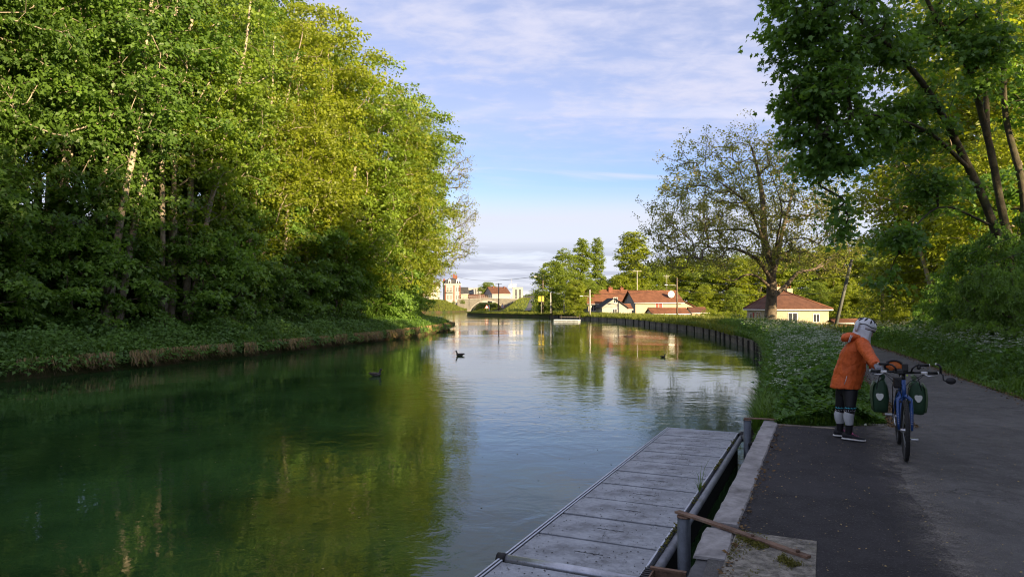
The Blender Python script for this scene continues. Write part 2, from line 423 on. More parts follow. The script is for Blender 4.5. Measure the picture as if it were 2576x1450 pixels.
def dust():
    t = NT('pale_dust'); c = t.coord()
    n = t.noise(c, 3.2, 6, .7); g = t.noise(c, 60, 3, .7)
    at = t.nd('ShaderNodeAttribute', attribute_name='tint').outputs['Fac']
    a = t.m('MULTIPLY', t.ramp(t.m('ADD', t.m('MULTIPLY', n, .6), t.m('MULTIPLY', g, .4)), .38, .66), at, True)
    t.set(Base_Color=t.mix(g, (.14, .125, .105), (.27, .25, .22)), Roughness=.95, Alpha=t.m('MULTIPLY', a, .85)); t.bump(g, .008)
    ys = np.linspace(-4, 10.4, 80); w = np.array([-.32, -.16, 0, .18, .42]); al = np.array([0, .55, 1, .6, 0])
    V = []; A = []
    for y in ys:
        for k, o in enumerate(w): V.append((float(pad_r(y)) + o, y, PATH_Z + .012)); A.append(al[k] * float(ss(y, -4, -2)))
    i = np.arange(len(ys) * 5).reshape(len(ys), 5)
    q = np.stack([i[:-1, :-1], i[:-1, 1:], i[1:, 1:], i[1:, :-1]], -1).reshape(-1, 4)
    tag(link('gravel_dust', np_mesh('gravel_dust', V, q, tint=A), mat=t.mat), 'pale grit lying along the seam of the asphalt', kind='stuff')
dust()
# ------------------------------------------------------------------ trees: skeleton grown to clump centres, sprays of leaves on its tips
def polyline(pts, step=.5):
    pts = np.asarray(pts, float)
    # Catmull-Rom through the points
    q = np.vstack([2 * pts[0] - pts[1], pts, 2 * pts[-1] - pts[-2]]); out = []
    for i in range(1, len(q) - 2):
        n = max(1, int(np.linalg.norm(q[i + 1] - q[i]) / step))
        for k in range(n):
            t = k / n; a, b, c, d = q[i - 1], q[i], q[i + 1], q[i + 2]
            out.append(.5 * ((2 * b) + (-a + c) * t + (2 * a - 5 * b + 4 * c - d) * t * t + (-a + 3 * b - 3 * c + d) * t ** 3))
    out.append(pts[-1]); return np.array(out)

class Tree:
    def __init__(s, seed): s.rg = np.random.default_rng(seed); s.p = []; s.par = []; s.rmin = []; s.tubes = []; s.ends = []
    def trunk(s, pts, r0, r1, parent=None, step=.5, sides=9, power=1.0):
        q = polyline(pts, step); n = len(q); rr = r1 + (r0 - r1) * (1 - np.linspace(0, 1, n)) ** power
        if parent is None: pa = -1
        else: pa = int(np.argmin(np.linalg.norm(np.array(s.p) - q[0], axis=1)))
        for i in range(n):
            s.p.append(q[i]); s.par.append(pa); s.rmin.append(rr[i]); pa = len(s.p) - 1
        s.tubes.append((q, rr, sides)); return s
    def grow(s, C, up_bias=.5, curl=.22, seg=.7, skip=0, minz=0.0):
        """Connect every clump centre to the nearest lower limb, nearest first."""
        C = np.asarray(C, float); base = np.array(s.p)
        d0 = np.array([np.min(np.linalg.norm(base - c, axis=1)) for c in C]); order = np.argsort(d0)
        cap = len(base) + len(C) * 14
        A = np.zeros((cap, 3)); A[:len(base)] = base; n = len(base)
        par = list(s.par); rmin = list(s.rmin)
        s.tip_dir = np.zeros((len(C), 3)); s.C = C[order]
        for j, ci in enumerate(order):
            c = C[ci]; v = A[:n] - c; dist = np.linalg.norm(v, axis=1)
            cost = dist + up_bias * np.maximum(0, v[:, 2] + .25 * dist) * 1.4
            if skip: cost[:skip] += 50
            k = int(np.argmin(cost)); p0 = A[k]; L = dist[k]
            g = par[k]; pd = (A[k] - A[g]) if g >= 0 else np.array([0, 0, 1.]); pd = pd / (np.linalg.norm(pd) + 1e-9)
            m = max(2, min(12, int(L / seg)))
            ctrl = p0 + pd * L * .35 + s.rg.normal(0, curl * L * .3, 3) + np.array([0, 0, .06 * L])
            last = k; prevp = p0
            for i in range(1, m + 1):
                t = i / m; q = (1 - t) ** 2 * p0 + 2 * t * (1 - t) * ctrl + t * t * c + (s.rg.normal(0, .05 * seg, 3) if i < m else 0)
                A[n] = q; par.append(last); rmin.append(0.0); last = n; n += 1
                if i == m: s.tip_dir[j] = q - prevp
                prevp = q
            s.ends.append(last)
        s.A = A[:n]; s.par2 = np.array(par); s.rm = np.array(rmin); return s
    def wood(s, name, tip=.012, expo=.48, limit=.5):
        n = len(s.A); cnt = np.zeros(n); cnt[s.ends] = 1
        for i in range(n - 1, -1, -1):
            if s.par2[i] >= 0: cnt[s.par2[i]] += cnt[i]
        r = np.minimum(tip * np.maximum(cnt, 1) ** expo, limit); r = np.where(s.rm > 0, np.maximum(s.rm, .001), r)
        nb = len(s.p); V = []; F = []; base = 0
        idx = np.arange(nb, n); pa = s.par2[idx]
        a = s.A[pa]; b = s.A[idx]; rb = r[idx]; ra = np.minimum(r[pa], rb * 1.35)
        for sides, sel in ((6, rb > .06), (4, (rb <= .06) & (rb > .02)), (3, rb <= .02)):
            A_, B_, RA, RB = a[sel], b[sel], ra[sel], rb[sel]
            if len(A_) == 0: continue
            d = B_ - A_; d /= np.linalg.norm(d, axis=1, keepdims=True) + 1e-9
            h = np.where(np.abs(d[:, 2:3]) < .9, np.array([[0, 0, 1.]]), np.array([[1., 0, 0]]))
            u = np.cross(d, h); u /= np.linalg.norm(u, axis=1, keepdims=True); w = np.cross(d, u)
            ang = 2 * np.pi * np.arange(sides) / sides
            ring = u[:, None, :] * np.cos(ang)[None, :, None] + w[:, None, :] * np.sin(ang)[None, :, None]
            B2 = B_ + d * (RB * .6)[:, None]
            v = np.concatenate([A_[:, None] + ring * RA[:, None, None], B2[:, None] + ring * RB[:, None, None]], 1)
            m = len(A_); off = base + np.arange(m)[:, None] * 2 * sides; k = np.arange(sides); k2 = (k + 1) % sides
            q = np.stack([off + k, off + k2, off + sides + k2, off + sides + k], -1).reshape(-1, 4)
            V.append(v.reshape(-1, 3)); F.append(q); base += m * 2 * sides
        for q, rr, sides in s.tubes:
            d = np.gradient(q, axis=0); d /= np.linalg.norm(d, axis=1, keepdims=True)
            h = np.array([.3, .9, .1]); u = np.cross(d, h); u /= np.linalg.norm(u, axis=1, keepdims=True); w = np.cross(d, u)
            ang = 2 * np.pi * np.arange(sides) / sides
            bumpy = 1 + .10 * np.sin(3 * ang[None, :] + np.arange(len(q))[:, None] * .35) + s.rg.normal(0, .035, (len(q), sides))
            v = q[:, None] + (u[:, None] * np.cos(ang)[None, :, None] + w[:, None] * np.sin(ang)[None, :, None]) * (rr[:, None] * bumpy)[:, :, None]
            m = len(q); off = base + np.arange(m - 1)[:, None] * sides; k = np.arange(sides); k2 = (k + 1) % sides
            f = np.stack([off + k, off + k2, off + sides + k2, off + sides + k], -1).reshape(-1, 4)
            V.append(v.reshape(-1, 3)); F.append(f); base += m * sides
        return np_mesh(name, np.concatenate(V), np.concatenate(F), smooth=True)
    def leaves(s, name, per, R, size, shape='kite', flat=.2, droop=.25, tiltup=.55, center=None, szvar=.3):
        C = s.C; rg = s.rg; n = len(C) * per
        o = s.tip_dir.copy(); o[:, 2] *= .35; o /= np.linalg.norm(o, axis=1, keepdims=True) + 1e-9
        side = np.cross(o, [0, 0, 1.]); side /= np.linalg.norm(side, axis=1, keepdims=True) + 1e-9
        rep = lambda a: np.repeat(a, per, axis=0)
        Rc = rep(R * rg.uniform(.7, 1.25, (len(C), 1)))
        al = rg.uniform(-.95, .75, (n, 1)); la = rg.normal(0, .42, (n, 1)); ve = rg.normal(0, flat, (n, 1)) - droop * (la ** 2 + np.maximum(al, 0) ** 2)
        pos = rep(C) + Rc * (rep(o) * al + rep(side) * la + np.array([[0, 0, 1.]]) * ve)
        nor = np.array([[0, 0, 1.]]) * tiltup + rep(o) * .35 + rg.normal(0, .42, (n, 3)) + rep(side) * la * .5
        dirv = rep(o) * .8 + rep(side) * la * 1.2 + rg.normal(0, .5, (n, 3)) - np.array([[0, 0, .25]])
        tint = np.clip(rep(rg.uniform(.15, .85, len(C))) + rg.normal(0, .16, n), 0, 1)
        return leaf_mesh(name, pos, nor, dirv, size * rg.uniform(1 - szvar, 1 + szvar, n), tint, shape)

LEAF = {
    'kite': ([(0, 0, 0), (.40, .48, .07), (0, 1, -.12), (-.40, .48, .07)], [(0, 1, 2), (0, 2, 3)]),
    'oval': ([(0, 0, 0), (.30, .30, .05), (.30, .68, .03), (0, 1, -.10), (-.30, .68, .03), (-.30, .30, .05)], [(0, 1, 2), (0, 2, 3), (0, 3, 4), (0, 4, 5)]),
    'narrow': ([(0, 0, 0), (.16, .4, .03), (0, 1, -.15), (-.16, .4, .03)], [(0, 1, 2), (0, 2, 3)]),
    'maple': ([(0, .30, .04), (0, 0, 0), (.30, .02, -.02), (.22, .22, .02), (.55, .42, -.06), (.26, .50, .02), (0, 1.0, -.12), (-.26, .50, .02), (-.55, .42, -.06), (-.22, .22, .02), (-.30, .02, -.02)],
              [(0, 1, 2), (0, 2, 3), (0, 3, 4), (0, 4, 5), (0, 5, 6), (0, 6, 7), (0, 7, 8), (0, 8, 9), (0, 9, 10), (0, 10, 1)]),
    'lobed': ([(0, 0, 0), (.42, .15, -.03), (.24, .45, .05), (0, 1, -.12), (-.24, .45, .05), (-.42, .15, -.03)], [(0, 1, 2), (0, 2, 3), (0, 3, 4), (0, 4, 5)]),
}
def leaf_mesh(name, pos, nor, dirv, size, tint, shape):
    T, tris = LEAF[shape]; T = np.array(T); tris = np.array(tris)
    nor = nor / (np.linalg.norm(nor, axis=1, keepdims=True) + 1e-9)
    d = dirv - nor * np.sum(dirv * nor, axis=1, keepdims=True); d /= np.linalg.norm(d, axis=1, keepdims=True) + 1e-9
    a = np.cross(d, nor); sz = np.asarray(size)[:, None, None]
    v = pos[:, None] + sz * (a[:, None] * T[None, :, 0:1] + d[:, None] * T[None, :, 1:2] + nor[:, None] * T[None, :, 2:3])
    n, k = len(pos), len(T)
    f = (np.arange(n)[:, None, None] * k + tris[None]).reshape(-1, 3)
    return np_mesh(name, v.reshape(-1, 3), f, tint=np.repeat(tint, k))

def crown_pts(rg, n, H0, H1, prof, cx=0., cy_=0., shell=.62, lean=(0, 0)):
    """Clump centres between two heights; prof(h01) gives the crown radius; more of them towards the outside."""
    out = []
    while len(out) < n:
        h = rg.uniform(0, 1); R = prof(h)
        if rg.uniform() > (R / PROF_MAX) ** 1.3: continue
        a = rg.uniform(0, 2 * math.pi); r = R * (shell + (1 - shell) * rg.uniform()) if rg.uniform() < .72 else R * math.sqrt(rg.uniform()) * .8
        lump = 1 + .16 * math.sin(3 * a + 7 * h) + .12 * math.sin(5 * a - 11 * h)
        out.append((cx + lean[0] * h + r * lump * math.cos(a), cy_ + lean[1] * h + r * lump * math.sin(a), H0 + (H1 - H0) * h))
    return np.array(out)
PROF_MAX = 5.0

bark = plain('grey_brown_bark', (.12, .095, .07), .95, .4, 3.0, .03, spec=.15)
bark_dark = plain('dark_mossy_bark', (.075, .065, .045), .95, .45, 4.0, .05, spec=.15, dirt=((.06, .075, .03), .7))
bark_pale = plain('pale_bark', (.30, .25, .20), .9, .4, 2.5, .02, spec=.2)
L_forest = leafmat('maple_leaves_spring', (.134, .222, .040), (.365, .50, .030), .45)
L_shadetint = leafmat('shade_tinted_maple_leaves', (.090, .178, .044), (.22, .375, .03), .45)  # cooler, darker leaf colour puts shade into the near-left maples
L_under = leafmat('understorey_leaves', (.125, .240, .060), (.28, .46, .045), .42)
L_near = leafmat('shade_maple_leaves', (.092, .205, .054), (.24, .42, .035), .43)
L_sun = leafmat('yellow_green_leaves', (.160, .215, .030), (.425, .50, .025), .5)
L_walnut = leafmat('olive_bronze_leaves', (.165, .180, .055), (.36, .40, .045), .45)
L_ivy = leafmat('ivy_leaves', (.060, .120, .036), (.10, .18, .02), .25, .35)
L_bg = leafmat('distant_leaves', (.130, .195, .036), (.34, .44, .03), .45)

PROTO = {}
def proto(key, name, woodm, leafm, wood, leaf):
    """Build a tree once; plant() then places it and its copies."""
    PROTO[key] = dict(name=name, wood=wood, leaf=leaf, wm=woodm, lm=leafm)
    wood.materials.append(woodm); leaf.materials.append(leafm)
def plant(key, loc, rz, s, label, cat='tree', group=None, tilt=(0, 0), name=None, crown='crown', stem='trunk', leafm=None):
    d = PROTO[key]; t = thing(name or d['name'], label, cat, loc, rz, group)
    t.rotation_euler = (tilt[0], tilt[1], rz); t.scale = (s, s, s) if not isinstance(s, tuple) else s
    t.rotation_mode = 'ZYX' if tilt != (0, 0) else 'XYZ'
    link(stem, d['wood'], t); c = link(crown, d['leaf'], t)
    if leafm is not None:
        c.material_slots[0].link = 'OBJECT'; c.material_slots[0].material = leafm
    return t

def forest_tree(key, seed, H, base, R, n, per, lsize, wood=bark_pale, leaf=None, two=False, shape='kite', Rspray=.95, name='maple_tree', tip=.012):
    T = Tree(seed); rg = T.rg
    wv = rg.normal(0, .35, (5, 2)); pts = [(0, 0, -.6)] + [(wv[i, 0] * (i + 1) / 5, wv[i, 1] * (i + 1) / 5, H * .92 * (i + 1) / 5) for i in range(5)]
    T.trunk(pts, H * .0115 + .02, .03, sides=8)
    if two:
        T.trunk([(0, 0, H * .12), (.9, .3, H * .35), (1.5, .6, H * .62), (1.7, .7, H * .85)], H * .008, .02, parent=0, sides=7)
    prof = lambda h: R * (.62 + .38 * math.sin(math.pi * min(1, h * 1.25 + .1)) if h < .65 else 1.0 * math.cos((h - .65) / .35 * 1.35) ** .8)
    C = crown_pts(rg, n, base * H, H, lambda h: PROF_MAX * prof(h) / R, shell=.6); C[:, :2] *= R / PROF_MAX
    T.grow(C, up_bias=.7)
    proto(key, name, wood, leaf, T.wood(name + '_wood', tip), T.leaves(name + '_leaves', per, Rspray, lsize, shape, flat=.13, droop=.35, szvar=.45))

forest_tree('fA', 11, 19, .20, 4.6, 340, 80, .20, leaf=L_forest, Rspray=1.12, shape='lobed')
forest_tree('fB', 12, 21, .26, 4.2, 330, 84, .20, leaf=L_forest, two=True, Rspray=1.12)
forest_tree('fC', 13, 17, .14, 5.0, 350, 80, .21, leaf=L_forest, two=True, Rspray=1.12, shape='lobed')
forest_tree('uA', 21, 7.0, .08, 2.9, 150, 90, .19, leaf=L_under, shape='lobed', Rspray=.75, name='young_maple', wood=bark)
forest_tree('uB', 22, 5.0, .05, 2.4, 110, 90, .18, leaf=L_under, shape='lobed', Rspray=.7, name='young_maple', wood=bark)
forest_tree('gA', 31, 13, .10, 4.4, 300, 70, .26, leaf=L_bg, name='leafy_tree', wood=bark)
forest_tree('gB', 32, 16, .10, 3.8, 300, 70, .25, leaf=L_bg, name='leafy_tree', wood=bark)
forest_tree('bush', 33, 3.2, .02, 1.9, 70, 90, .14, leaf=L_bg, Rspray=.5, name='bush', wood=bark)

def slender_tree(key, seed, H):
    T = Tree(seed); rg = T.rg
    for i, (r, a) in enumerate(((.20, 0), (.15, 2.1))[:2 if seed % 2 else 1]):
        lx, ly = math.cos(a) * H * .10, math.sin(a) * H * .06; w = rg.normal(0, .25, (4, 2))
        T.trunk([(0, 0, -.6)] + [(lx * u + w[k, 0] * u, ly * u + w[k, 1] * u, H * .95 * u) for k, u in enumerate((.25, .5, .75, 1.0))], r, .03, parent=None if i == 0 else 0, sides=8)
    C = crown_pts(rg, 120, .45 * H, H, lambda h: PROF_MAX * (.5 + .5 * math.sin(math.pi * min(1, h + .15))), shell=.45); C[:, :2] *= 2.9 / PROF_MAX
    C = np.vstack([C, np.stack([rg.normal(0, 1.1, 14), rg.normal(0, 1.1, 14), rg.uniform(.15, .45, 14) * H], -1)])
    T.grow(C, up_bias=.8); proto(key, 'slender_maple', bark_pale, L_forest, T.wood('slender_wood', .013), T.leaves('slender_leaves', 60, .95, .19, 'kite', flat=.13, droop=.35))
slender_tree('sA', 51, 20); slender_tree('sB', 52, 18)
# ------------------------------------------------------------------ the wooded bank on the far side
RNG = random.Random(5)
def on_left(t, y): 
    x = float(xl(y)) - t; return (x, y, float(z_left(t, y)) - .1)
front = [(7.0, 23.5, 'fC', .92, 'u'), (7.5, 28, 'fA', .95, 'f'), (6.5, 32, 'fC', 1.0, 'u'), (7.6, 36.5, 'fB', .95, 'f'), (6.6, 41, 'fA', 1.0, 'u'), (6.8, 45.5, 'fC', 1.05, 'f'), (6.2, 50, 'fB', 1.06, 's'), (5.6, 55, 'fA', 1.10, 'f'), (5.6, 60, 'fC', 1.16, 's'), (5.0, 65.5, 'fB', 1.0, 'f'), (5.0, 71, 'fA', .98, 's'), (5.0, 77, 'fC', .98, 's'), (4.0, 83, 'fA', .80, 's')]
for i, (t, y, k, s, lm) in enumerate(front):
    plant(k, on_left(t + (1.2 if y < 50 else 0), y), RNG.uniform(0, 6.28), (s * .86, s * .86, s * 1.04) if y < 50 else s * 1.03, 'tall spring-green maple, %s from the left in the front row of the wooded bank' % ORD[i], group='front maples of the wooded bank', tilt=(0, math.radians(RNG.uniform(2, 7))), leafm=(L_shadetint if y < 44 else {'u': L_shadetint, 'f': None, 's': L_sun}[lm]))
for i, (x, D) in enumerate([(262, 33), (290, 35), (405, 36), (432, 34), (470, 38), (548, 41), (596, 43), (640, 45), (705, 50), (775, 55)]):
    D = min(np.arange(20, 70, .1), key=lambda d_: abs(float(xl(d_)) - P(x, 765, float(d_)).x - 4.8)); D = float(D)
    b = P(x, 765, D); tt = float(xl(D)) - b.x
    plant(('sA', 'sB')[i % 2], (b.x, D, float(z_left(tt, D)) - .1), RNG.uniform(0, 6.28), RNG.uniform(.92, 1.08), 'slender maple showing its bare pale trunk, %s from the left at the wood edge' % ORD[i], group='slender pale-stemmed maples', tilt=(0, math.radians(RNG.uniform(1, 6))), leafm=L_sun if x > 600 else L_shadetint if x < 420 else None)
row2 = [(13, 20), (14, 25.5), (13.5, 31), (12.5, 37), (13, 42.5), (12, 48), (13, 54), (12, 60), (13, 66), (12, 72.5), (11, 79), (12, 86)]
for i, (t, y) in enumerate(row2):
    plant(('fB', 'fA', 'fC')[i % 3], on_left(t, y), RNG.uniform(0, 6.28), RNG.uniform(1.05, 1.2) * (1 if y < 66 else .85), 'tall maple standing behind the front row on the wooded slope', group='inner maples of the wooded slope', leafm=L_shadetint if y < 44 else None)
row3 = [(20, 24), (21, 31), (20, 38), (21, 45), (20, 52), (21, 60), (20, 68), (19, 77), (29, 34), (30, 44), (29, 55), (28, 66), (28, 27), (36, 30), (37, 38), (25, 30.5), (26, 37)]
for i, (t, y) in enumerate(row3):
    plant(('fA', 'fB', 'fC')[i % 3], on_left(t, y), RNG.uniform(0, 6.28), RNG.uniform(.95, 1.1) * (1 if y < 66 else .85), 'maple high on the wooded slope, half hidden by nearer trees', group='upper maples of the wooded slope', leafm=L_shadetint if y < 40 else None)
for i in range(20):
    y = 20 + i * 3.3 + RNG.uniform(-.6, .6); t = RNG.uniform(4.0, 6.4)
    plant(('uA', 'uB')[i % 2], on_left(t, y), RNG.uniform(0, 6.28), RNG.uniform(.8, 1.15), 'young leafy maple, %s from the left along the foot of the wooded slope' % ORD[i], group='young maples along the foot of the slope', tilt=(0, math.radians(RNG.uniform(3, 10))))
for i in range(12):
    y = 22 + i * 4.8 + RNG.uniform(-1, 1); t = RNG.uniform(8, 11)
    plant(('uA', 'uB')[i % 2], on_left(t, y), RNG.uniform(0, 6.28), RNG.uniform(.7, 1.0), 'low maple sapling growing in the dark under the wooded slope', group='saplings in the dark of the wood')
# casters: the trees on the rise behind the photographer that keep the foreground in shade
for i, (x, y, k, s) in enumerate([(20, 8, 'fA', .95), (25, 2, 'fC', 1.0), (17, -3, 'fB', .95), (23, -9, 'fA', 1.05), (31, -5, 'fC', 1.1), (14, -14, 'fC', 1.0), (21, -20, 'fB', 1.0), (32, -16, 'fA', 1.1), (12, -26, 'fA', 1.0), (40, -10, 'fB', 1.1), (26, -30, 'fC', 1.05), (11, -7, 'fA', .9), (17, -12, 'fC', 1.0), (8, -20, 'fB', 1.0), (29, -24, 'fA', 1.1), (36, -28, 'fC', 1.1), (15, 3, 'uA', 1.0), (19, 1, 'uA', 1.1), (13, -4, 'uA', 1.1), (16, -8, 'uA', 1.2), (21, -4, 'uA', 1.2), (10, -12, 'uA', 1.1), (22, 4, 'uA', 1.2)]):
    plant(k, (x, y, float(ground_z(x, y)) - .1), RNG.uniform(0, 6.28), s * 1.02, 'tall maple on the rise behind the viewpoint, casting shade', group='maples on the rise behind the viewpoint')
# ------------------------------------------------------------------ the leaning maple beside the path
def ell(rg, c, r, n, shell=.5):
    v = rg.normal(0, 1, (n, 3)); v /= np.linalg.norm(v, axis=1, keepdims=True)
    q = (shell + (1 - shell) * rg.uniform(0, 1, (n, 1))) ; q = np.where(rg.uniform(0, 1, (n, 1)) < .35, rg.uniform(0, 1, (n, 1)) ** .5, q)
    return np.array(c)[None] + v * q * np.array(r)[None]
def near_maple():
    T = Tree(7); rg = T.rg
    b = G(2578, 872, .35); D0 = b.y
    def q(lst): return [tuple(P(x, y, D)) for x, y, D in lst]
    root = tuple(b - Vector((0, 0, .5)))
    T.trunk([root] + q([(2548, 700, D0 - .2), (2500, 570, D0 - .6), (2438, 425, D0 - 1.2), (2345, 245, D0 - 2.0), (2255, 135, D0 - 2.7), (2130, 20, D0 - 3.4), (2020, -90, D0 - 3.8)]), .185, .03, step=.35, sides=12)
    T.trunk([root] + q([(2566, 700, D0), (2525, 555, D0 + .1), (2482, 340, D0 - .3), (2425, 150, D0 - .8), (2340, 20, D0 - 1.4), (2260, -180, D0 - 2)]), .175, .035, parent=0, step=.35, sides=12)
    T.trunk([root] + q([(2580, 700, D0 + .3), (2572, 480, D0 + .4), (2530, 300, D0 + .5), (2522, 120, D0 + .4), (2500, -120, D0)]), .17, .04, parent=0, step=.4, sides=11)
    T.trunk(q([(2482, 345, D0 - .3), (2478, 200, D0 + .2), (2470, 40, D0 + .5), (2440, -150, D0 + .6)]), .10, .03, parent=0, step=.4, sides=9)
    T.trunk(q([(2438, 425, D0 - 1.2), (2330, 330, D0 - 2.4), (2200, 290, D0 - 3.4), (2080, 320, D0 - 4.0)]), .07, .02, parent=0, step=.4, sides=7)
    T.trunk(q([(2500, 570, D0 - .6), (2380, 520, D0 - 1.5), (2310, 560, D0 - 2.0), (2270, 640, D0 - 2.3)]), .045, .012, parent=0, step=.3, sides=6)
    nb = len(T.p)
    D = D0 - 3.2
    C = np.vstack([
        ell(rg, P(2065, 235, D), (1.30, 1.6, 2.0), 165, .3), ell(rg, P(1985, 60, D), (.75, 1.2, 1.3), 55), ell(rg, P(2130, 60, D), (1.5, 1.6, 1.5), 90),
        ell(rg, P(2080, 400, D), (.95, .9, .75), 50, .2), ell(rg, P(2190, 330, D + .3), (.7, .9, .8), 26, .2), ell(rg, P(2112, 540, D), (.20, .3, .75), 13, .1),
        ell(rg, P(2255, 590, D + .6), (.62, .7, .50), 22, .2), ell(rg, P(2230, 700, D + .8), (.3, .3, .2), 4),
        ell(rg, P(2300, 300, D + 1.5), (1.5, 1.4, 1.5), 75, .3), ell(rg, P(2400, 60, D + 2.2), (2.0, 1.6, 1.4), 85, .3),
        ell(rg, P(2060, -190, D), (1.8, 1.8, 1.4), 90), ell(rg, P(2400, -230, D + 2), (2.4, 2.2, 1.6), 110), ell(rg, P(2600, 200, D0 + .6), (1.6, 1.2, 2.2), 60, .3),
        ell(rg, P(2470, 480, D0 + 1.4), (1.6, 1.0, 1.4), 40, .3), ell(rg, P(2330, 470, D + 2), (1.0, 1.0, .9), 32, .3), ell(rg, P(2480, 130, D0 - 1.5), (1.3, 1.0, 1.3), 46, .2), ell(rg, P(2250, 120, D + .6), (1.2, 1.2, 1.2), 46, .2)])
    T.grow(C, up_bias=.35, seg=.4)
    t = thing('maple_tree', 'leaning many-stemmed maple over the path with dark green hanging leaves', 'tree')
    link('trunk', T.wood('maple_wood', .0085, .5, .12), t, bark_dark)
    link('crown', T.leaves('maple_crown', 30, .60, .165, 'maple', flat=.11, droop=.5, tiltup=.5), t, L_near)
near_maple()

# ------------------------------------------------------------------ the big walnut by the bungalow
def walnut():
    T = Tree(19); rg = T.rg; D = 64.0
    def q(lst): return [tuple(P(x, y, D + d)) for x, y, d in lst]
    T.trunk(q([(1934, 830, 0), (1938, 795, 0), (1942, 735, 0), (1940, 690, 0), (1943, 667, 0), (1922, 610, -.6), (1918, 516, -1.0), (1907, 433, -1.2), (1890, 370, -1.5)]), .55, .07, step=.6, sides=11, power=.9)
    T.trunk(q([(1943, 690, 0), (1953, 655, .5), (1960, 622, 1.0), (1972, 561, 1.5), (1988, 501, 2.0), (2000, 430, 2.2)]), .26, .06, parent=0, step=.6, sides=9)
    T.trunk(q([(1941, 705, 0), (1911, 660, -1.5), (1888, 641, -2.4), (1840, 625, -3.5), (1780, 622, -4.5)]), .20, .05, parent=0, step=.6, sides=8)
    T.trunk(q([(1940, 725, 0), (1904, 694, -.8), (1874, 691, -1.2), (1843, 706, -1.8), (1813, 698, -2.2)]), .16, .03, parent=0, step=.5, sides=8)
    T.trunk(q([(1945, 745, 0), (1979, 716, .5), (2006, 686, .8), (2043, 678, 1.0), (2077, 663, 1.2), (2098, 645, 1.3)]), .24, .05, parent=0, step=.5, sides=8)
    T.trunk(q([(2050, 677, 1.0), (2075, 655, 1.8), (2110, 645, 2.2)]), .10, .03, parent=0, step=.5, sides=6)
    T.trunk(q([(1922, 610, -.6), (1885, 524, -2.5), (1851, 486, -3.5), (1805, 455, -4.0)]), .17, .04, parent=0, step=.6, sides=8)
    T.trunk(q([(1920, 605, -.6), (1874, 577, 1.5), (1779, 580, 3.0), (1704, 577, 4.0)]), .15, .03, parent=0, step=.6, sides=8)
    T.trunk(q([(1972, 561, 1.5), (2030, 540, 3.5), (2090, 545, 4.5)]), .12, .03, parent=0, step=.6, sides=7)
    T.trunk(q([(1943, 667, 0), (1955, 600, -3), (1965, 520, -5), (1940, 440, -6)]), .14, .03, parent=0, step=.6, sides=7)
    c = np.array(P(1876, 630, D)); C = []
    while len(C) < 1750:
        v = rg.normal(0, 1, 3); v /= np.linalg.norm(v); 
        if v[2] < -.22: continue
        rr = rg.uniform(.72, 1.0) if rg.uniform() < .6 else rg.uniform(.35, .8)
        a = math.atan2(v[1], v[0]); lump = 1 + .07 * math.sin(5 * a + 4 * v[2]) + .06 * math.sin(9 * a - 7 * v[2])
        C.append(c + v * rr * lump * np.array([10.4, 8.5, 11.8]))
    T.grow(np.array(C), up_bias=.45, curl=.5, seg=.55)
    t = thing('walnut_tree', 'large spreading walnut tree with sparse bronze spring leaves before the bungalow', 'tree')
    link('trunk', T.wood('walnut_wood', .0125, .45, .2), t, plain('walnut_bark', (.13, .105, .08), .95, .4, 3, .04, spec=.15))
    link('crown', T.leaves('walnut_crown', 22, .60, .165, 'oval', flat=.35, droop=.2, tiltup=.3), t, L_walnut)
walnut()

# ------------------------------------------------------------------ the thin ash at the end of the wood
def sparse_tree(label, base, trunk, groups, n_leaf, size, leafm, seed, woodm=bark, tip=.014, R=.5, r0=.16, shape='narrow', name='ash_tree'):
    T = Tree(seed); T.trunk([base] + trunk, r0, .03, step=.6, sides=7)
    C = np.vstack([ell(T.rg, c, r, n, .6) for c, r, n in groups]); T.grow(C, up_bias=.5, curl=.4, seg=.6)
    t = thing(name, label, 'tree'); link('trunk', T.wood(name + '_wood', tip, .42), t, woodm); link('crown', T.leaves(name + '_crown', n_leaf, R, size, shape, flat=.35), t, leafm)
D = 84.0
sparse_tree('thin half-bare ash tree leaning out at the end of the wood', on_left(4.0, 80), [tuple(P(1085, 690, D)), tuple(P(1100, 600, D)), tuple(P(1115, 480, D)), tuple(P(1140, 390, D))],
            [(P(1155, 425, D), (1.7, 2, 3.0), 110), (P(1168, 540, D), (1.7, 2, 2.6), 110), (P(1160, 620, D), (2.0, 2, 1.8), 90), (P(1120, 640, D), (1.6, 2, 3.0), 70), (P(1095, 470, D), (1.6, 2, 3.5), 60), (P(1090, 700, D), (1.3, 1.5, 1.2), 30)], 9, .26, L_walnut, 41)

# ------------------------------------------------------------------ trees behind the houses and along the right
HT = {'gA': 13., 'gB': 16., 'pop': 16., 'fA': 19., 'fB': 21., 'fC': 17., 'bush': 3.2, 'uA': 7., 'uB': 5.}
forest_tree('pop', 34, 16, .06, 2.0, 260, 70, .24, leaf=L_bg, name='poplar_tree', wood=bark, Rspray=.8)
def bgtree(key, x, ytop, D, label, group=None, sx=1.0, leafm=None, zb=None, cat='tree', name=None):
    b = P(x, 765, D); z0 = float(ground_z(b.x, D)) if zb is None else zb
    H = P(x, ytop, D).z - z0; s = H / HT[key]
    return plant(key, (b.x, D, z0 - .15), RNG.uniform(0, 6.28), (s * sx, s * sx, s), label, cat, group, leafm=leafm, name=name)
bgtree('gA', 1388, 655, 128, 'round dark tree at the water end of the row left of the red roofs', sx=1.1)
bgtree('gB', 1424, 622, 138, 'tall loose green tree between the round dark tree and the poplars', sx=1.0)
bgtree('pop', 1464, 596, 140, 'broad column poplar, left one of the pair behind the red roofs', sx=1.05)
bgtree('pop', 1503, 594, 141, 'narrow column poplar, right one of the pair behind the red roofs', sx=.72)
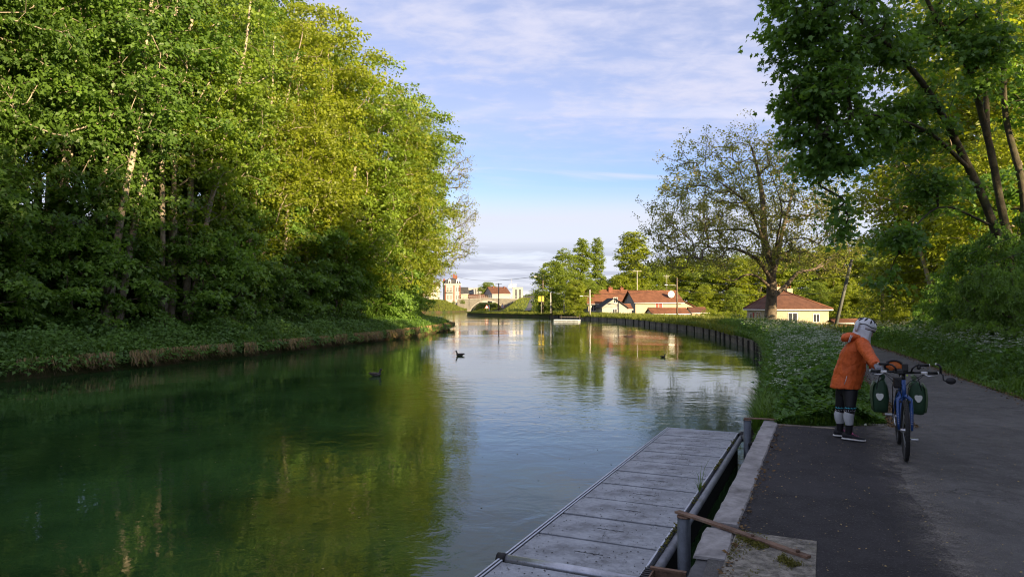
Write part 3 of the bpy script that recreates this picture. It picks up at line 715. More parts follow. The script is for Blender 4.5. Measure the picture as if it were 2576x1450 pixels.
bgtree('gA', 1446, 700, 122, 'bright green maple beside the gable of the long red roof', sx=.9, leafm=L_sun)
bgtree('gA', 1480, 700, 134, 'low green tree under the column poplars', sx=1.0)
bgtree('pop', 1590, 578, 150, 'pale yellow-green poplar rising behind the red roofs', sx=1.45, leafm=L_sun)
bgtree('gA', 1560, 690, 146, 'rounded tree under the pale poplar', sx=1.1, leafm=L_sun)
bgtree('gA', 1530, 700, 150, 'small dark tree between poplar pair and pale poplar', sx=1.0)
for i, (x, yt, D, k, lm) in enumerate(sorted([(1625, 660, 158, 'gA', None), (1665, 650, 160, 'gB', L_sun), (1705, 640, 165, 'gA', L_sun), (1745, 655, 162, 'gA', None), (1785, 635, 168, 'gB', L_sun), (1830, 645, 160, 'gA', L_sun), (1870, 630, 168, 'gB', None), (1915, 640, 160, 'gA', L_sun), (1960, 620, 165, 'gB', L_sun), (2005, 630, 160, 'gA', None), (2050, 610, 168, 'gB', L_sun), (2095, 615, 160, 'gA', L_sun), (2140, 600, 165, 'gB', L_sun), (2190, 610, 160, 'gA', None), (2240, 590, 168, 'gB', L_sun), (2300, 590, 160, 'gA', L_sun), (2370, 580, 165, 'gB', L_sun), (2450, 570, 160, 'gA', L_sun), (2540, 560, 160, 'gB', None),
                         (1770, 715, 145, 'gA', L_sun), (1850, 720, 142, 'gA', None), (2120, 715, 130, 'gA', L_sun), (2180, 725, 128, 'gA', L_sun), (2060, 705, 138, 'gA', None), (2250, 700, 130, 'gA', L_sun)], key=lambda q: q[0])):
    bgtree(k, x, yt, D, '%s tree from the left in the sunlit wood behind the houses' % ORD[i], 'trees of the wood behind the bungalow', sx=RNG.uniform(1.0, 1.35), leafm=lm)
# tall sunlit maples past the leaning maple
for i, (x, yt, D, k) in enumerate(sorted([(2350, 330, 40, 'fC'), (2420, 200, 40, 'fA'), (2520, 60, 36, 'fB'), (2620, -60, 32, 'fC'), (2480, -100, 48, 'fB'), (2700, 0, 40, 'fA'), (2560, 300, 28, 'fC')], key=lambda q: q[0])):
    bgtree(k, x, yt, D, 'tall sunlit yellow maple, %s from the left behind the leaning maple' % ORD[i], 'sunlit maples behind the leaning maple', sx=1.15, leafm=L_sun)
# dark undergrowth trees at the foot of the leaning maple
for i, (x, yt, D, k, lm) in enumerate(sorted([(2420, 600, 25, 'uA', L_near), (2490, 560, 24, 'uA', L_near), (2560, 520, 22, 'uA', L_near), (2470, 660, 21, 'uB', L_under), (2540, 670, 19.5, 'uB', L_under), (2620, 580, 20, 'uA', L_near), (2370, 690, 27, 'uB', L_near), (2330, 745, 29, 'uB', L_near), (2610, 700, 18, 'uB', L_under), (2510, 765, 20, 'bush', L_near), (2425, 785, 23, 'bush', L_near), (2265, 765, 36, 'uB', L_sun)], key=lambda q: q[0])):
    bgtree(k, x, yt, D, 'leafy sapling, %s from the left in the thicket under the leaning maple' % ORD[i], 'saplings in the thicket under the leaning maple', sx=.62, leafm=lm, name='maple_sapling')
D = 36.0
sparse_tree('slim pale-barked tree with few leaves, lit by the sun', tuple(P(2350, 800, D)), [tuple(P(2335, 700, D)), tuple(P(2305, 600, D)), tuple(P(2285, 520, D)), tuple(P(2262, 440, D)), tuple(P(2240, 380, D))],
            [(P(2200, 450, D), (1.3, 1.2, .9), 30), (P(2290, 420, D), (1.2, 1.2, 1.0), 24), (P(2240, 520, D), (1.2, 1, .8), 20), (P(2180, 520, D), (.9, 1, .8), 16)], 12, .2, L_sun, 43, bark_pale, r0=.13, shape='kite', name='slim_tree')
# ------------------------------------------------------------------ grasses, nettles, cow parsley, dead grass: ground cover nobody could count
GR = np.random.default_rng(77)
def blade_mesh(name, pos, h, w, lean, tint, az=None, curve=.5):
    n = len(pos); a = GR.uniform(0, 2 * np.pi, n) if az is None else az
    d = np.stack([np.cos(a), np.sin(a), 0 * a], -1); s = np.stack([-np.sin(a), np.cos(a), 0 * a], -1)
    h = np.broadcast_to(h, (n,))[:, None]; w = np.broadcast_to(w, (n,))[:, None]; lean = np.broadcast_to(lean, (n,))[:, None]
    up = np.array([[0, 0, 1.]])
    m = pos + up * h * .55 + d * h * lean * .35; tip = pos + up * h * (1 - .25 * lean * curve * 2) + d * h * lean
    V = np.stack([pos - s * w, pos + s * w, m - s * w * .8, m + s * w * .8, tip], 1).reshape(-1, 3)
    o = np.arange(n)[:, None] * 5
    F = np.concatenate([o + np.array([[0, 1, 3]]), o + np.array([[0, 3, 2]]), o + np.array([[2, 3, 4]])], 0)
    return np_mesh(name, V, F, tint=np.repeat(tint, 5))
def patchy(x, y, s=1.0): return .5 + .25 * np.sin(x * 1.9 * s + np.sin(y * 1.3 * s) * 2) + .25 * np.sin(y * 2.3 * s + np.sin(x * 1.1 * s + 1) * 2)
G_grass = leafmat('verge_grass', (.090, .185, .036), (.17, .29, .025), .34, .5)
G_dry = leafmat('dry_grass', (.30, .235, .15), (.2, .15, .08), .2, .8)
G_far = leafmat('meadow_grass', (.13, .17, .036), (.28, .31, .03), .4, .6)
G_weed = leafmat('weed_leaves', (.080, .190, .045), (.16, .30, .028), .36, .5)
G_nettle = leafmat('nettle_leaves', (.090, .195, .055), (.16, .28, .032), .34, .5)
M_umbel = plain('white_umbels', (.54, .58, .46), .8, .15, 40)
def stuff(name, me, mat, label): return tag(link(name, me, mat=mat), label, kind='stuff')
def umbels(name, pos, r, label):
    n = len(pos); k = 16
    off = GR.normal(0, 1, (n, k, 3)); off[:, :, 2] = GR.normal(0, .16, (n, k)) - .25 * (off[:, :, 0] ** 2 + off[:, :, 1] ** 2) * .4
    p = (pos[:, None] + off * r[:, None, None] * .55).reshape(-1, 3)
    nor = np.array([[0, 0, 1.]]) + GR.normal(0, .35, (n * k, 3))
    me = leaf_mesh(name, p, nor, GR.normal(0, 1, (n * k, 3)), GR.uniform(.5, 1.0, n * k) * np.repeat(r, k) * .62, GR.uniform(0, 1, n * k), 'kite')
    return stuff(name, me, M_umbel, label)
def plants(name_leaf, name_flower, X, Y, H, label_leaf, label_flower, leafn=36, fl=5, fsz=.038, lsz=.085):
    """Cow parsley: a stem, a cloud of small cut leaves low down, flat white heads on top."""
    n = len(X); Z = ground_z(X, Y); base = np.stack([X, Y, Z], -1)
    u = GR.uniform(0, 1, (n, leafn)) ** .8
    off = np.stack([GR.normal(0, .17, (n, leafn)), GR.normal(0, .17, (n, leafn)), u * H[:, None] * .85], -1)
    p = (base[:, None] + off).reshape(-1, 3); m = len(p)
    me = leaf_mesh(name_leaf, p, np.array([[0, 0, .8]]) + GR.normal(0, .5, (m, 3)), off.reshape(-1, 3) * np.array([[1, 1, .3]]) + GR.normal(0, .1, (m, 3)), GR.uniform(.6, 1.4, m) * lsz, np.clip(GR.normal(.5, .22, m), 0, 1), 'lobed')
    stuff(name_leaf, me, G_weed, label_leaf)
    a = GR.uniform(0, 6.28, (n, fl)); rr = GR.uniform(.02, .22, (n, fl))
    tips = base[:, None] + np.stack([np.cos(a) * rr, np.sin(a) * rr, H[:, None] * GR.uniform(.82, 1.08, (n, fl))], -1)
    tips = tips.reshape(-1, 3)
    umbels(name_flower, tips, GR.uniform(.6, 1.3, len(tips)) * fsz, label_flower)
    b = np.repeat(base, fl, 0); d = tips - b; az = np.arctan2(d[:, 1], d[:, 0]); L = np.linalg.norm(d[:, :2], axis=1) / d[:, 2]
    stuff(name_leaf.replace('foliage', 'stems'), blade_mesh('parsley_stems', b, d[:, 2], .004, L, GR.uniform(0, .6, len(b)), az, .0), G_weed, 'thin green stems carrying the white cow parsley heads')
def rnd(n, a, b): return GR.uniform(a, b, n)

# --- between canal and path
n = 52000; y = 10.35 + (GR.uniform(0, 1, n) ** 1.7) * 48; x0 = xr(y) + .05; x1 = PATH_L(y) - .04; x = x0 + (x1 - x0) * GR.uniform(0, 1, n)
edge = np.minimum((x - x0), (x1 - x)); h = (.12 + .34 * ss(edge, 0, .8)) * (.6 + .8 * patchy(x, y)) * (.55 + .45 * ss(y, 10.4, 14)) * (1 + .4 * ss(y, 28, 45))
stuff('verge_grass', blade_mesh('verge_grass', np.stack([x, y, ground_z(x, y)], -1), h * rnd(n, .6, 1.3), rnd(n, .004, .008) * (1 + y / 22), rnd(n, .1, .8), np.clip(GR.normal(.5, .22, n), 0, 1)), G_grass, 'tall grass on the verge between canal and path')
n = 42000; y = 10.4 + (GR.uniform(0, 1, n) ** 2.0) * 26; x0 = xr(y) - .10; x1 = PATH_L(y) - .12; f = GR.uniform(0, 1, n); x = x0 + (x1 - x0) * f
hh = (.10 + .42 * ss(np.minimum(x - x0, x1 - x), .0, .6)) * (.5 + patchy(x, y, 1.4)) * (.6 + .6 * ss(y, 10.4, 13))
p = np.stack([x, y, ground_z(x, y) + hh * GR.uniform(.2, 1, n)], -1)
stuff('verge_weeds', leaf_mesh('verge_weeds', p, np.array([[0, 0, 1.]]) + GR.normal(0, .45, (n, 3)), GR.normal(0, 1, (n, 3)) - np.array([[0, 0, .3]]), rnd(n, .05, .13), np.clip(GR.normal(.5, .25, n), 0, 1), 'lobed'), G_weed, 'leafy weeds and herbs crowding the near verge')
n = 1500; y = 13 + GR.uniform(0, 1, n) ** 1.3 * 34; f = GR.uniform(.04, .86, n); x = xr(y) + (PATH_L(y) - xr(y)) * f
keep = patchy(x, y, .9) + GR.normal(0, .12, n) > .55; x, y = x[keep], y[keep]; n = len(x)
plants('cow_parsley_foliage', 'cow_parsley_flowers', x, y, (.50 + .42 * ss(y, 12, 17)) * rnd(n, .75, 1.2), 'feathery cow parsley leaves on the canal verge', 'white cow parsley heads on the canal verge')
# weeds leaning over the piling
n = 16000; y = 11 + GR.uniform(0, 1, n) ** 1.4 * 60; x = xr(y) + rnd(n, -.18, .25)
stuff('overhanging_grass', blade_mesh('overhanging_grass', np.stack([x, y, ground_z(xr(y) + .1, y) - .05], -1), rnd(n, .2, .55), rnd(n, .006, .010) * (1 + y / 40), rnd(n, .3, 1.2), np.clip(GR.normal(.5, .25, n), 0, 1)), G_grass, 'grass hanging over the timber piling')
# --- right of the path
n = 46000; y = 3 + GR.uniform(0, 1, n) ** 1.3 * 42; off = GR.uniform(0, 1, n) ** 1.3 * 6.5; x = PATH_R(y) + .03 + off
h = (.10 + .38 * ss(off, 0, 1.2)) * (.6 + .7 * patchy(x, y))
stuff('verge_grass', blade_mesh('bank_grass', np.stack([x, y, ground_z(x, y)], -1), h * rnd(n, .6, 1.3), rnd(n, .004, .008) * (1 + y / 22), rnd(n, .1, .9), np.clip(GR.normal(.5, .22, n), 0, 1)), G_grass, 'grass on the bank along the right side of the path')
n = 26000; y = 8 + GR.uniform(0, 1, n) * 30; off = .25 + GR.uniform(0, 1, n) ** 1.1 * 6; x = PATH_R(y) + off
p = np.stack([x, y, ground_z(x, y) + (.08 + .5 * ss(off, .2, 2.0)) * GR.uniform(.1, 1, n) * (.5 + patchy(x, y, 1.3))], -1)
stuff('bank_weeds', leaf_mesh('bank_weeds', p, np.array([[0, 0, 1.]]) + GR.normal(0, .45, (n, 3)), GR.normal(0, 1, (n, 3)), rnd(n, .06, .15), np.clip(GR.normal(.45, .25, n), 0, 1), 'lobed'), G_weed, 'leafy weeds on the bank under the maples')
n = 620; y = rnd(n, 14.5, 34); off = .5 + GR.uniform(0, 1, n) * 4.2; x = PATH_R(y) + off
plants('cow_parsley_foliage', 'cow_parsley_flowers', x, y, .85 * rnd(n, .75, 1.2), 'feathery cow parsley leaves on the bank below the thicket', 'white cow parsley heads on the bank below the thicket')
# --- far verge on the bend
n = 42000; y = 45 + GR.uniform(0, 1, n) * 124; t = GR.uniform(-.12, 1, n) * 4.0; x = xr(y) + t
h = (.28 + .38 * patchy(x, y, .7)) * (1 - .35 * ss(y, 130, 165))
stuff('bend_grass', blade_mesh('bend_grass', np.stack([x, y, ground_z(x, y) - .05], -1), h * rnd(n, .6, 1.3), rnd(n, .012, .03) * (.5 + y / 120), rnd(n, .1, .8), np.clip(GR.normal(.5, .25, n), 0, 1)), G_far, 'long grass fringing the far bend of the canal')
n = 30000; y = 40 + GR.uniform(0, 1, n) * 130; x = PATH_R(np.minimum(y, 146)) + .3 + GR.uniform(0, 1, n) ** 1.2 * 30
stuff('meadow_grass', blade_mesh('meadow_grass', np.stack([x, y, ground_z(x, y) - .05], -1), rnd(n, .2, .7), rnd(n, .015, .04), rnd(n, .1, .8), np.clip(GR.normal(.5, .25, n), 0, 1)), G_far, 'long meadow grass between the path and the houses')
# --- left shelf: nettles, grass, slope herbs, dead grass over the water
n = 62000; y = 14 + GR.uniform(0, 1, n) ** 1.15 * 64; t = GR.uniform(-.10, 1, n) * 4.6; x = xl(y) - t
hh = (.16 + .70 * ss(t, -.3, 1.0)) * (.45 + .9 * patchy(x, y, .8)) * (1 - .45 * ss(y, 38, 60))
p = np.stack([x, y, z_left(np.maximum(t, 0), y) + hh * GR.uniform(.15, 1, n) - .35 * ss(-t, 0, .4) * GR.uniform(0, 1, n)], -1)
stuff('nettles', leaf_mesh('nettles', p, np.array([[.25, -.2, 1.]]) + GR.normal(0, .4, (n, 3)), GR.normal(0, 1, (n, 3)) - np.array([[0, 0, .5]]), rnd(n, .10, .20), np.clip(.25 + .5 * patchy(x, y, .6) + GR.normal(0, .18, n), 0, 1), 'lobed'), G_nettle, 'nettles and herbs covering the shelf of the wooded bank')
n = 26000; y = 16 + GR.uniform(0, 1, n) * 64; t = GR.uniform(0, 1, n) * 5.5; x = xl(y) - t
stuff('shelf_grass', blade_mesh('shelf_grass', np.stack([x, y, z_left(t, y)], -1), rnd(n, .2, .6) * (.5 + patchy(x, y)), rnd(n, .010, .022), rnd(n, .1, .8), np.clip(GR.normal(.5, .25, n), 0, 1)), G_grass, 'grass among the nettles on the wooded bank')
n = 34000; y = 15 + GR.uniform(0, 1, n) * 68; t = 4 + GR.uniform(0, 1, n) * 11; x = xl(y) - t
keep = patchy(x, y, .35) > .34; x, y, t = x[keep], y[keep], t[keep]; n = len(x)
p = np.stack([x, y, z_left(t, y) + rnd(n, .02, .55)], -1)
stuff('slope_herbs', leaf_mesh('slope_herbs', p, np.array([[.4, -.2, 1.]]) + GR.normal(0, .4, (n, 3)), GR.normal(0, 1, (n, 3)), rnd(n, .10, .22), np.clip(GR.normal(.4, .25, n), 0, 1), 'lobed'), L_ivy, 'dark herbs and ivy on the floor of the wooded slope')
n = 22000; y = 15 + GR.uniform(0, 1, n) ** 1.1 * 60; x = xl(y) + rnd(n, -.08, .42) * (.35 + patchy(y, y * .7, .5))
keep = patchy(x * 3, y, .9) > .40; x, y = x[keep], y[keep]; n = len(x)
stuff('dead_grass', blade_mesh('dead_grass', np.stack([x, y, rnd(n, -.30, .0)], -1), -rnd(n, .15, .45), rnd(n, .006, .018), -rnd(n, .1, .9), np.clip(GR.normal(.45, .3, n), 0, 1), GR.normal(0, .8, n), .0), G_dry, 'straw-brown dead grass hanging from the wooded bank')
# --- far left bank beyond the headland
n = 20000; y = 172 + GR.uniform(0, 1, n) * 80; t = GR.uniform(0, 1, n) * 18; x = xl(y) - t
stuff('far_grass', blade_mesh('far_grass', np.stack([x, y, z_left(t, y) - .05], -1), rnd(n, .3, .9), rnd(n, .04, .09), rnd(n, .1, .8), np.clip(GR.normal(.5, .28, n), 0, 1)), G_far, 'sunlit grass on the far bank by the bridge')
# --- litter on the asphalt
n = 2000; y = 3.5 + GR.uniform(0, 1, n) ** 1.3 * 12; x = kerb_in(y) + .03 + GR.uniform(0, 1, n) ** 1.4 * (PATH_R(y) - kerb_in(y))
stuff('fallen_petals', leaf_mesh('fallen_petals', np.stack([x, y, np.full(n, PATH_Z + .014)], -1), np.array([[0, 0, 1.]]) + GR.normal(0, .18, (n, 3)), GR.normal(0, 1, (n, 3)), rnd(n, .008, .022), GR.uniform(0, 1, n), 'kite'), leafmat('dry_petals', (.30, .25, .17), (.1, .08, .04), .1, .8, var=.6), 'pale petals and leaf scraps scattered over the asphalt')

M_litter = leafmat('brown_litter', (.13, .085, .05), (.06, .04, .02), .12, .85, var=.6)
n = 7000; y = 4 + GR.uniform(0, 1, n) ** 1.4 * 34; sd_ = GR.uniform(0, 1, n); x = np.where(sd_ < .5, PATH_R(y) - np.abs(GR.normal(0, .16, n)) + .08, np.where(y > 10.3, PATH_L(y) + np.abs(GR.normal(0, .14, n)) - .05, kerb_in(y) + .02 + np.abs(GR.normal(0, .06, n)) + (GR.uniform(0, 1, n) < .75) * -50))
stuff('leaf_litter', leaf_mesh('leaf_litter', np.stack([x, y, np.full(n, PATH_Z + .014) + GR.uniform(0, .01, n)], -1), np.array([[0, 0, 1.]]) + GR.normal(0, .3, (n, 3)), GR.normal(0, 1, (n, 3)), rnd(n, .012, .04) * (1 + y / 40), GR.uniform(0, 1, n), 'kite'), M_litter, 'brown leaf litter gathered along the edges of the path')
n = 3500; u = GR.uniform(0, 1, n); y = 10.0 + u * 4.5; x = PATH_L(y) + GR.uniform(-.06, 1, n) * (.42 - .34 * u)
stuff('earth_crumbs', leaf_mesh('earth_crumbs', np.stack([x, y, np.full(n, PATH_Z + .012) + GR.uniform(0, .012, n)], -1), np.array([[0, 0, 1.]]) + GR.normal(0, .5, (n, 3)), GR.normal(0, 1, (n, 3)), rnd(n, .01, .035), GR.uniform(0, 1, n), 'kite'), M_litter, 'brown bare earth and crumbs at the corner of the verge')
n = 700; y = 5 + GR.uniform(0, 1, n) ** 1.2 * 32; x = xl(y) + (xr(y) - xl(y)) * GR.uniform(0, .92, n)
stuff('floating_specks', leaf_mesh('floating_specks', np.stack([x, y, np.full(n, WATER_Z + .003)], -1), np.array([[0, 0, 1.]]) + GR.normal(0, .04, (n, 3)), GR.normal(0, 1, (n, 3)), rnd(n, .012, .04), GR.uniform(0, 1, n), 'kite'), leafmat('pale_catkins', (.26, .25, .12), (.1, .1, .04), .1, .8, var=.5), 'pale catkins and leaf bits floating on the water')
for i, (px_, py_, h_, lab) in enumerate([(2171, 1065, .17, 'dandelion clock beside the bicycle wheel'), (2179, 1086, .09, 'small dandelion clock at the edge of the pad')]):
    g = G(px_ - 2, py_, 0.0); t_ = thing('dandelion', lab, 'flower', (g.x, g.y, 0), 0, 'dandelion clocks on the verge')
    MB().tube([(0, 0, 0), (.006, .0, h_ * .6), (.0, .004, h_)], .0025, 5).build('stem', G_weed, t_)
    v = GR.normal(0, 1, (90, 3)); v /= np.linalg.norm(v, axis=1, keepdims=True)
    link('seed_head', leaf_mesh('seed_head', v * .017 + np.array([[0, .004, h_ + .012]]), v, GR.normal(0, 1, (90, 3)), np.full(90, .012), GR.uniform(0, 1, 90), 'kite'), t_, M_umbel)
# ------------------------------------------------------------------ landing stage, quay edge, piling
ANG = math.atan(.4534)
M_deck = plain('weathered_deck_panel', (.245, .262, .285), .55, .42, 3.0, .006, spec=.5, dirt=((.06, .06, .062), .9))
M_alu = plain('dull_aluminium', (.42, .44, .48), .35, .2, 8, .002, metallic=.7)
M_pipe = plain('grey_float_pipe', (.20, .215, .24), .35, .25, 5, .002, spec=.5, dirt=((.08, .09, .05), .6))
M_rub = plain('black_rubber', (.012, .012, .013), .6, .2, 10)
M_dark = plain('dark_slot', (.012, .013, .015), .8, .2, 10)
M_conc = plain('kerb_concrete', (.27, .26, .255), .85, .45, 2.2, .02, dirt=((.085, .08, .068), .95))
M_conc_d = plain('wet_dark_concrete', (.085, .085, .088), .8, .35, 3.0, .015)
M_slab = plain('pebbled_concrete', (.20, .185, .155), .9, .7, 16.0, .03, dirt=((.10, .095, .05), .7))
M_rust = plain('rusty_steel', (.16, .095, .062), .8, .5, 9, .006, dirt=((.22, .17, .12), .6))
M_steel = plain('blue_grey_steel', (.085, .10, .12), .5, .3, 7, .003, metallic=.4)
M_pile = plain('black_wet_timber', (.040, .034, .028), .75, .5, 5, .02)
M_plank = plain('grey_wet_timber', (.16, .135, .105), .8, .6, 3, .02)
M_moss = leafmat('moss', (.10, .105, .018), (.10, .10, .01), .2, .8)
W = 1.255
def deck(label, s0, s1, n, far_cap):
    t = thing('landing_stage', label, 'pontoon', (-1.342, 0, -.30), -ANG, 'pontoon sections of the landing stage')
    step = (s1 - s0) / n
    shared = MB().box((-W + .05, 0, -.095), (-.10, step - .036, 0), bev=.005).mesh('deck_panel'); slot = MB()
    k = 14
    for i in range(k): slot.box((-.75 + i * .018, step * .5 - .004 + .004 * math.sin(i * 1.9), -.001), (-.75 + i * .018 + .0185, step * .5 + .004 + .004 * math.sin(i * 1.9), .0022))
    slot = slot.mesh('slot'); shared.materials.append(M_deck); slot.materials.append(M_dark)
    for i in range(n):
        p = link('deck_panel', shared, t); p.location = (0, s0 + i * step + .007, RNG.uniform(-.002, .002)); p.rotation_euler = (0, RNG.uniform(-.002, .002), 0)
        link('slot', slot, p)
    MB().box((-W, s0, -.10), (-W + .018, s1, .012), bev=.003).box((-W + .026, s0, -.06), (-W + .044, s1, .006), bev=.003).build('edge_rail', M_alu, t)
    MB().box((-.110, s0, -.06), (-.092, s1, .006), bev=.003).build('edge_rail', M_alu, t)
    MB().tube([(-.042, s0 + .03, -.058), (-.042, s1 - .03, -.058)], .040, 16).build('float_pipe', M_pipe, t)
    MB().box((-W + .06, s0 + .05, -.62), (-.10, s1 - .05, -.11)).build('float_box', M_dark, t)
    if far_cap:
        MB().tube([(-W - .02, s0 - .02, -.03), (.03, s0 - .02, -.03)], .045, 12).build('cross_bar', M_alu, t)
        MB().tube([(-W - .05, s0 - .02, -.03), (-W + .03, s0 - .02, -.03)], .052, 10).build('corner_cap', M_rub, t)
        MB().ball((-.02, s1 - .01, -.05), .085, 12, 7, (1, .8, 1)).build('corner_cap', M_rub, t)
        MB().tube([(.0, s1 - .2, -.03), (.10, s1 - .45, -.05), (.20, s1 - .85, -.02)], .045, 10).build('pile_guide', M_rub, t)
        MB().box((-W + .01, s1 - .005, -.10), (.02, s1 + .02, .005), bev=.004).build('end_rail', M_alu, t)
    return t
deck('long grey pontoon of ten deck panels along the quay', 5.86, 12.42, 10, True)
deck('nearest pontoon section past the silver cross bar', 1.0, 5.74, 7, False)
# dirt, moss and a weed along the inner edge of the pontoon
def loc2w(o, x, y, z=0): 
    c, s = math.cos(-ANG), math.sin(-ANG); return np.stack([o[0] + x * c - y * s, o[1] + x * s + y * c, o[2] + z + 0 * np.asarray(x)], -1)
n = 1500; yy = GR.uniform(1, 12.3, n); kp = patchy(yy * 2, yy, 1.7) > .42; yy = yy[kp]; n = len(yy)
pp = loc2w((-1.342, 0, -.30), GR.normal(-.082, .009, n), yy, .004)
stuff('pontoon_moss', leaf_mesh('pontoon_moss', pp, np.array([[0, 0, 1.]]) + GR.normal(0, .5, (n, 3)), GR.normal(0, 1, (n, 3)), GR.uniform(.012, .035, n), GR.uniform(0, 1, n), 'kite'), M_moss, 'moss and dirt lodged along the pontoon rail')
n = 1400; pp = loc2w((-1.342, 0, -.30), GR.uniform(-1.2, -.05, n), GR.uniform(3.5, 12.4, n), .003)
stuff('deck_debris', leaf_mesh('deck_debris', pp, np.array([[0, 0, 1.]]) + GR.normal(0, .12, (n, 3)), GR.normal(0, 1, (n, 3)), GR.uniform(.006, .022, n), GR.uniform(0, 1, n), 'kite'), plain('black_scraps', (.03, .028, .024), .9, .4, 20), 'dark scraps of leaf and dirt on the deck panels')
stem = []
bx, by = -.085, 8.55
b0 = loc2w((-1.342, 0, -.30), np.array([bx] * 26), np.array([by] * 26) + GR.normal(0, .03, 26), .0)
tag(link('grass_tuft', blade_mesh('grass_tuft', b0, np.concatenate([GR.uniform(.05, .16, 22), [.34, .42, .30, .38]]), .0035, GR.uniform(.2, .7, 26), GR.uniform(.2, .8, 26)), mat=G_grass), 'small tuft of grass with long stems at the pontoon edge', 'grass tuft')

# quay edge
KO = (-.96, 0, 0)
q = thing('quay_wall', 'concrete quay edge with worn coping slabs beside the pontoon', 'quay wall', KO, -ANG)
MB().box((.03, -7, -2.0), (.17, 11.5, -.10)).build('wall', M_conc_d, q)
def slab(a, b, x0, x1, z0, z1, m, rot=0.0, tilt=0.0):
    nn = max(4, int((b - a) / .12)); rj = random.Random(int(a * 100)); R_ = []
    for i in range(nn + 1):
        yy_ = (b - a) * i / nn; c0 = rj.uniform(0, .010); c1 = rj.uniform(0, .012); zt = z1 + rj.uniform(-.003, .003)
        R_.append([(x0 + c0 * .6, yy_, z0), (x1 - c1 * .6, yy_, z0), (x1 - c1 * .6, yy_, zt - .012 - c1), (x1 - .012 - c1, yy_, zt), (x0 + .012 + c0, yy_, zt), (x0 + c0 * .6, yy_, zt - .012 - c0)])
    o = MB().loft(R_, smooth=False).build('coping_slab', m, q); o.location = (0, a, 0); o.rotation_euler = (tilt, 0, rot); return o
slab(6.22, 11.62, .012, .232, -.10, .038, M_conc, .003)
slab(5.42, 6.08, .0, .235, .006, .030, M_conc, .03, .004)
slab(1.2, 6.12, .012, .20, -.22, -.002, M_conc_d, 0)
slab(-6, 1.18, -.06, .19, -.2, -.06, M_conc_d, 0)
MB().box((.21, 11.36, -.06), (.66, 11.46, .026), bev=.01).box((.67, 11.33, -.06), (.98, 11.43, .03), bev=.01).build('end_kerb', M_plank, q)
c = thing('concrete_slab', 'mossy pebbled concrete slab let into the asphalt by the rusty bar', 'slab', KO, -ANG)
MB().box((.222, 1.8, -.05), (.80, 6.10, .030), bev=.006).build('slab', M_slab, c)
n = 6500; a = GR.uniform(0, 1, n)
xs = np.where(a < .5, .24 + GR.uniform(0, 1, n) ** 2 * .22, .25 + GR.uniform(0, .5, n)); ys_ = np.where(a < .5, GR.uniform(2.6, 6.1, n), 6.05 - (xs - .2) * 1.2 + GR.normal(0, .05, n))
kp = patchy(xs * 6, ys_ * 3, 1) > .38; xs, ys_ = xs[kp], ys_[kp]; n = len(xs)
stuff('slab_moss', leaf_mesh('slab_moss', loc2w(KO, xs, ys_, .034) + np.array([[0, 0, 1]]) * GR.uniform(0, .012, (n, 1)), np.array([[0, 0, 1.]]) + GR.normal(0, .6, (n, 3)), GR.normal(0, 1, (n, 3)), GR.uniform(.006, .016, n), GR.uniform(0, 1, n), 'kite'), M_moss, 'yellow-green moss on the concrete slab')
# guide piles and the bars that hold them
def pile(label, x, y, top, r):
    t = thing('guide_pile', label, 'pile', (x, y, 0), 0, 'steel guide piles of the landing stage')
    MB().tube([(0, 0, -2.2), (0, 0, top)], r, 16).build('pipe', M_steel, t); MB().tube([(0, 0, top), (0, 0, top + .012)], r * 1.06, 16).build('cap_plate', M_rust, t)
pile('near blue-grey guide pile under the end of the rusty bar', 1.44, 5.83, .020, .055)
pile('far blue-grey guide pile at the outer end of the pontoon', 3.60, 10.62, .030, .055)
def bar(label, a, b, w, th, bolts=()):
    a, b = Vector(a), Vector(b); d = b - a; L = d.length
    t = thing('steel_bar', label, 'bar', a, math.atan2(d.y, d.x), 'bars holding the guide piles')
    t.rotation_euler = (0, -math.asin(d.z / L), math.atan2(d.y, d.x)); t.rotation_mode = 'XYZ'
    rings = []
    for i in range(9):
        u = i / 8; ww = w * (1.0 if u < .93 else .8); zz = .004 * math.sin(u * 5)
        rings.append([(L * u, -ww / 2, zz), (L * u, ww / 2, zz), (L * u, ww / 2, zz + th), (L * u, -ww / 2, zz + th)])
    MB().loft(rings, smooth=False).build('flat_bar', M_rust, t)
    for u in bolts: MB().tube([(L * u, 0, th - .002), (L * u, 0, th + .014)], .014, 6).build('bolt', M_rust, t)
bar('long rusty flat bar from the near pile across the mossy slab', (1.40, 5.90, .038), (2.07, 4.86, .036), .062, .018, (.62, .93))
bar('short rusty bar from the far pile to the quay end', (3.56, 10.66, .048), (4.25, 10.42, .050), .05, .016, (.9,))
t = thing('mooring_bracket', 'rusty box bracket with black rubber pad joining pontoon and quay', 'bracket', (-.96, 0, 0), -ANG)
MB().box((-.29, 5.0, -.62), (-.278, 5.46, -.13)).box((-.278, 5.448, -.62), (-.05, 5.46, -.13)).box((-.31, 5.44, -.13), (-.05, 5.475, -.112)).build('plate', M_rust, t)
pad = MB().box((-.43, 5.50, -.285), (-.355, 5.80, -.255), bev=.01)
for i in range(7): pad.box((-.425, 5.52 + i * .04, -.2555), (-.36, 5.535 + i * .04, -.249))
pad.build('rubber_pad', M_rub, t)
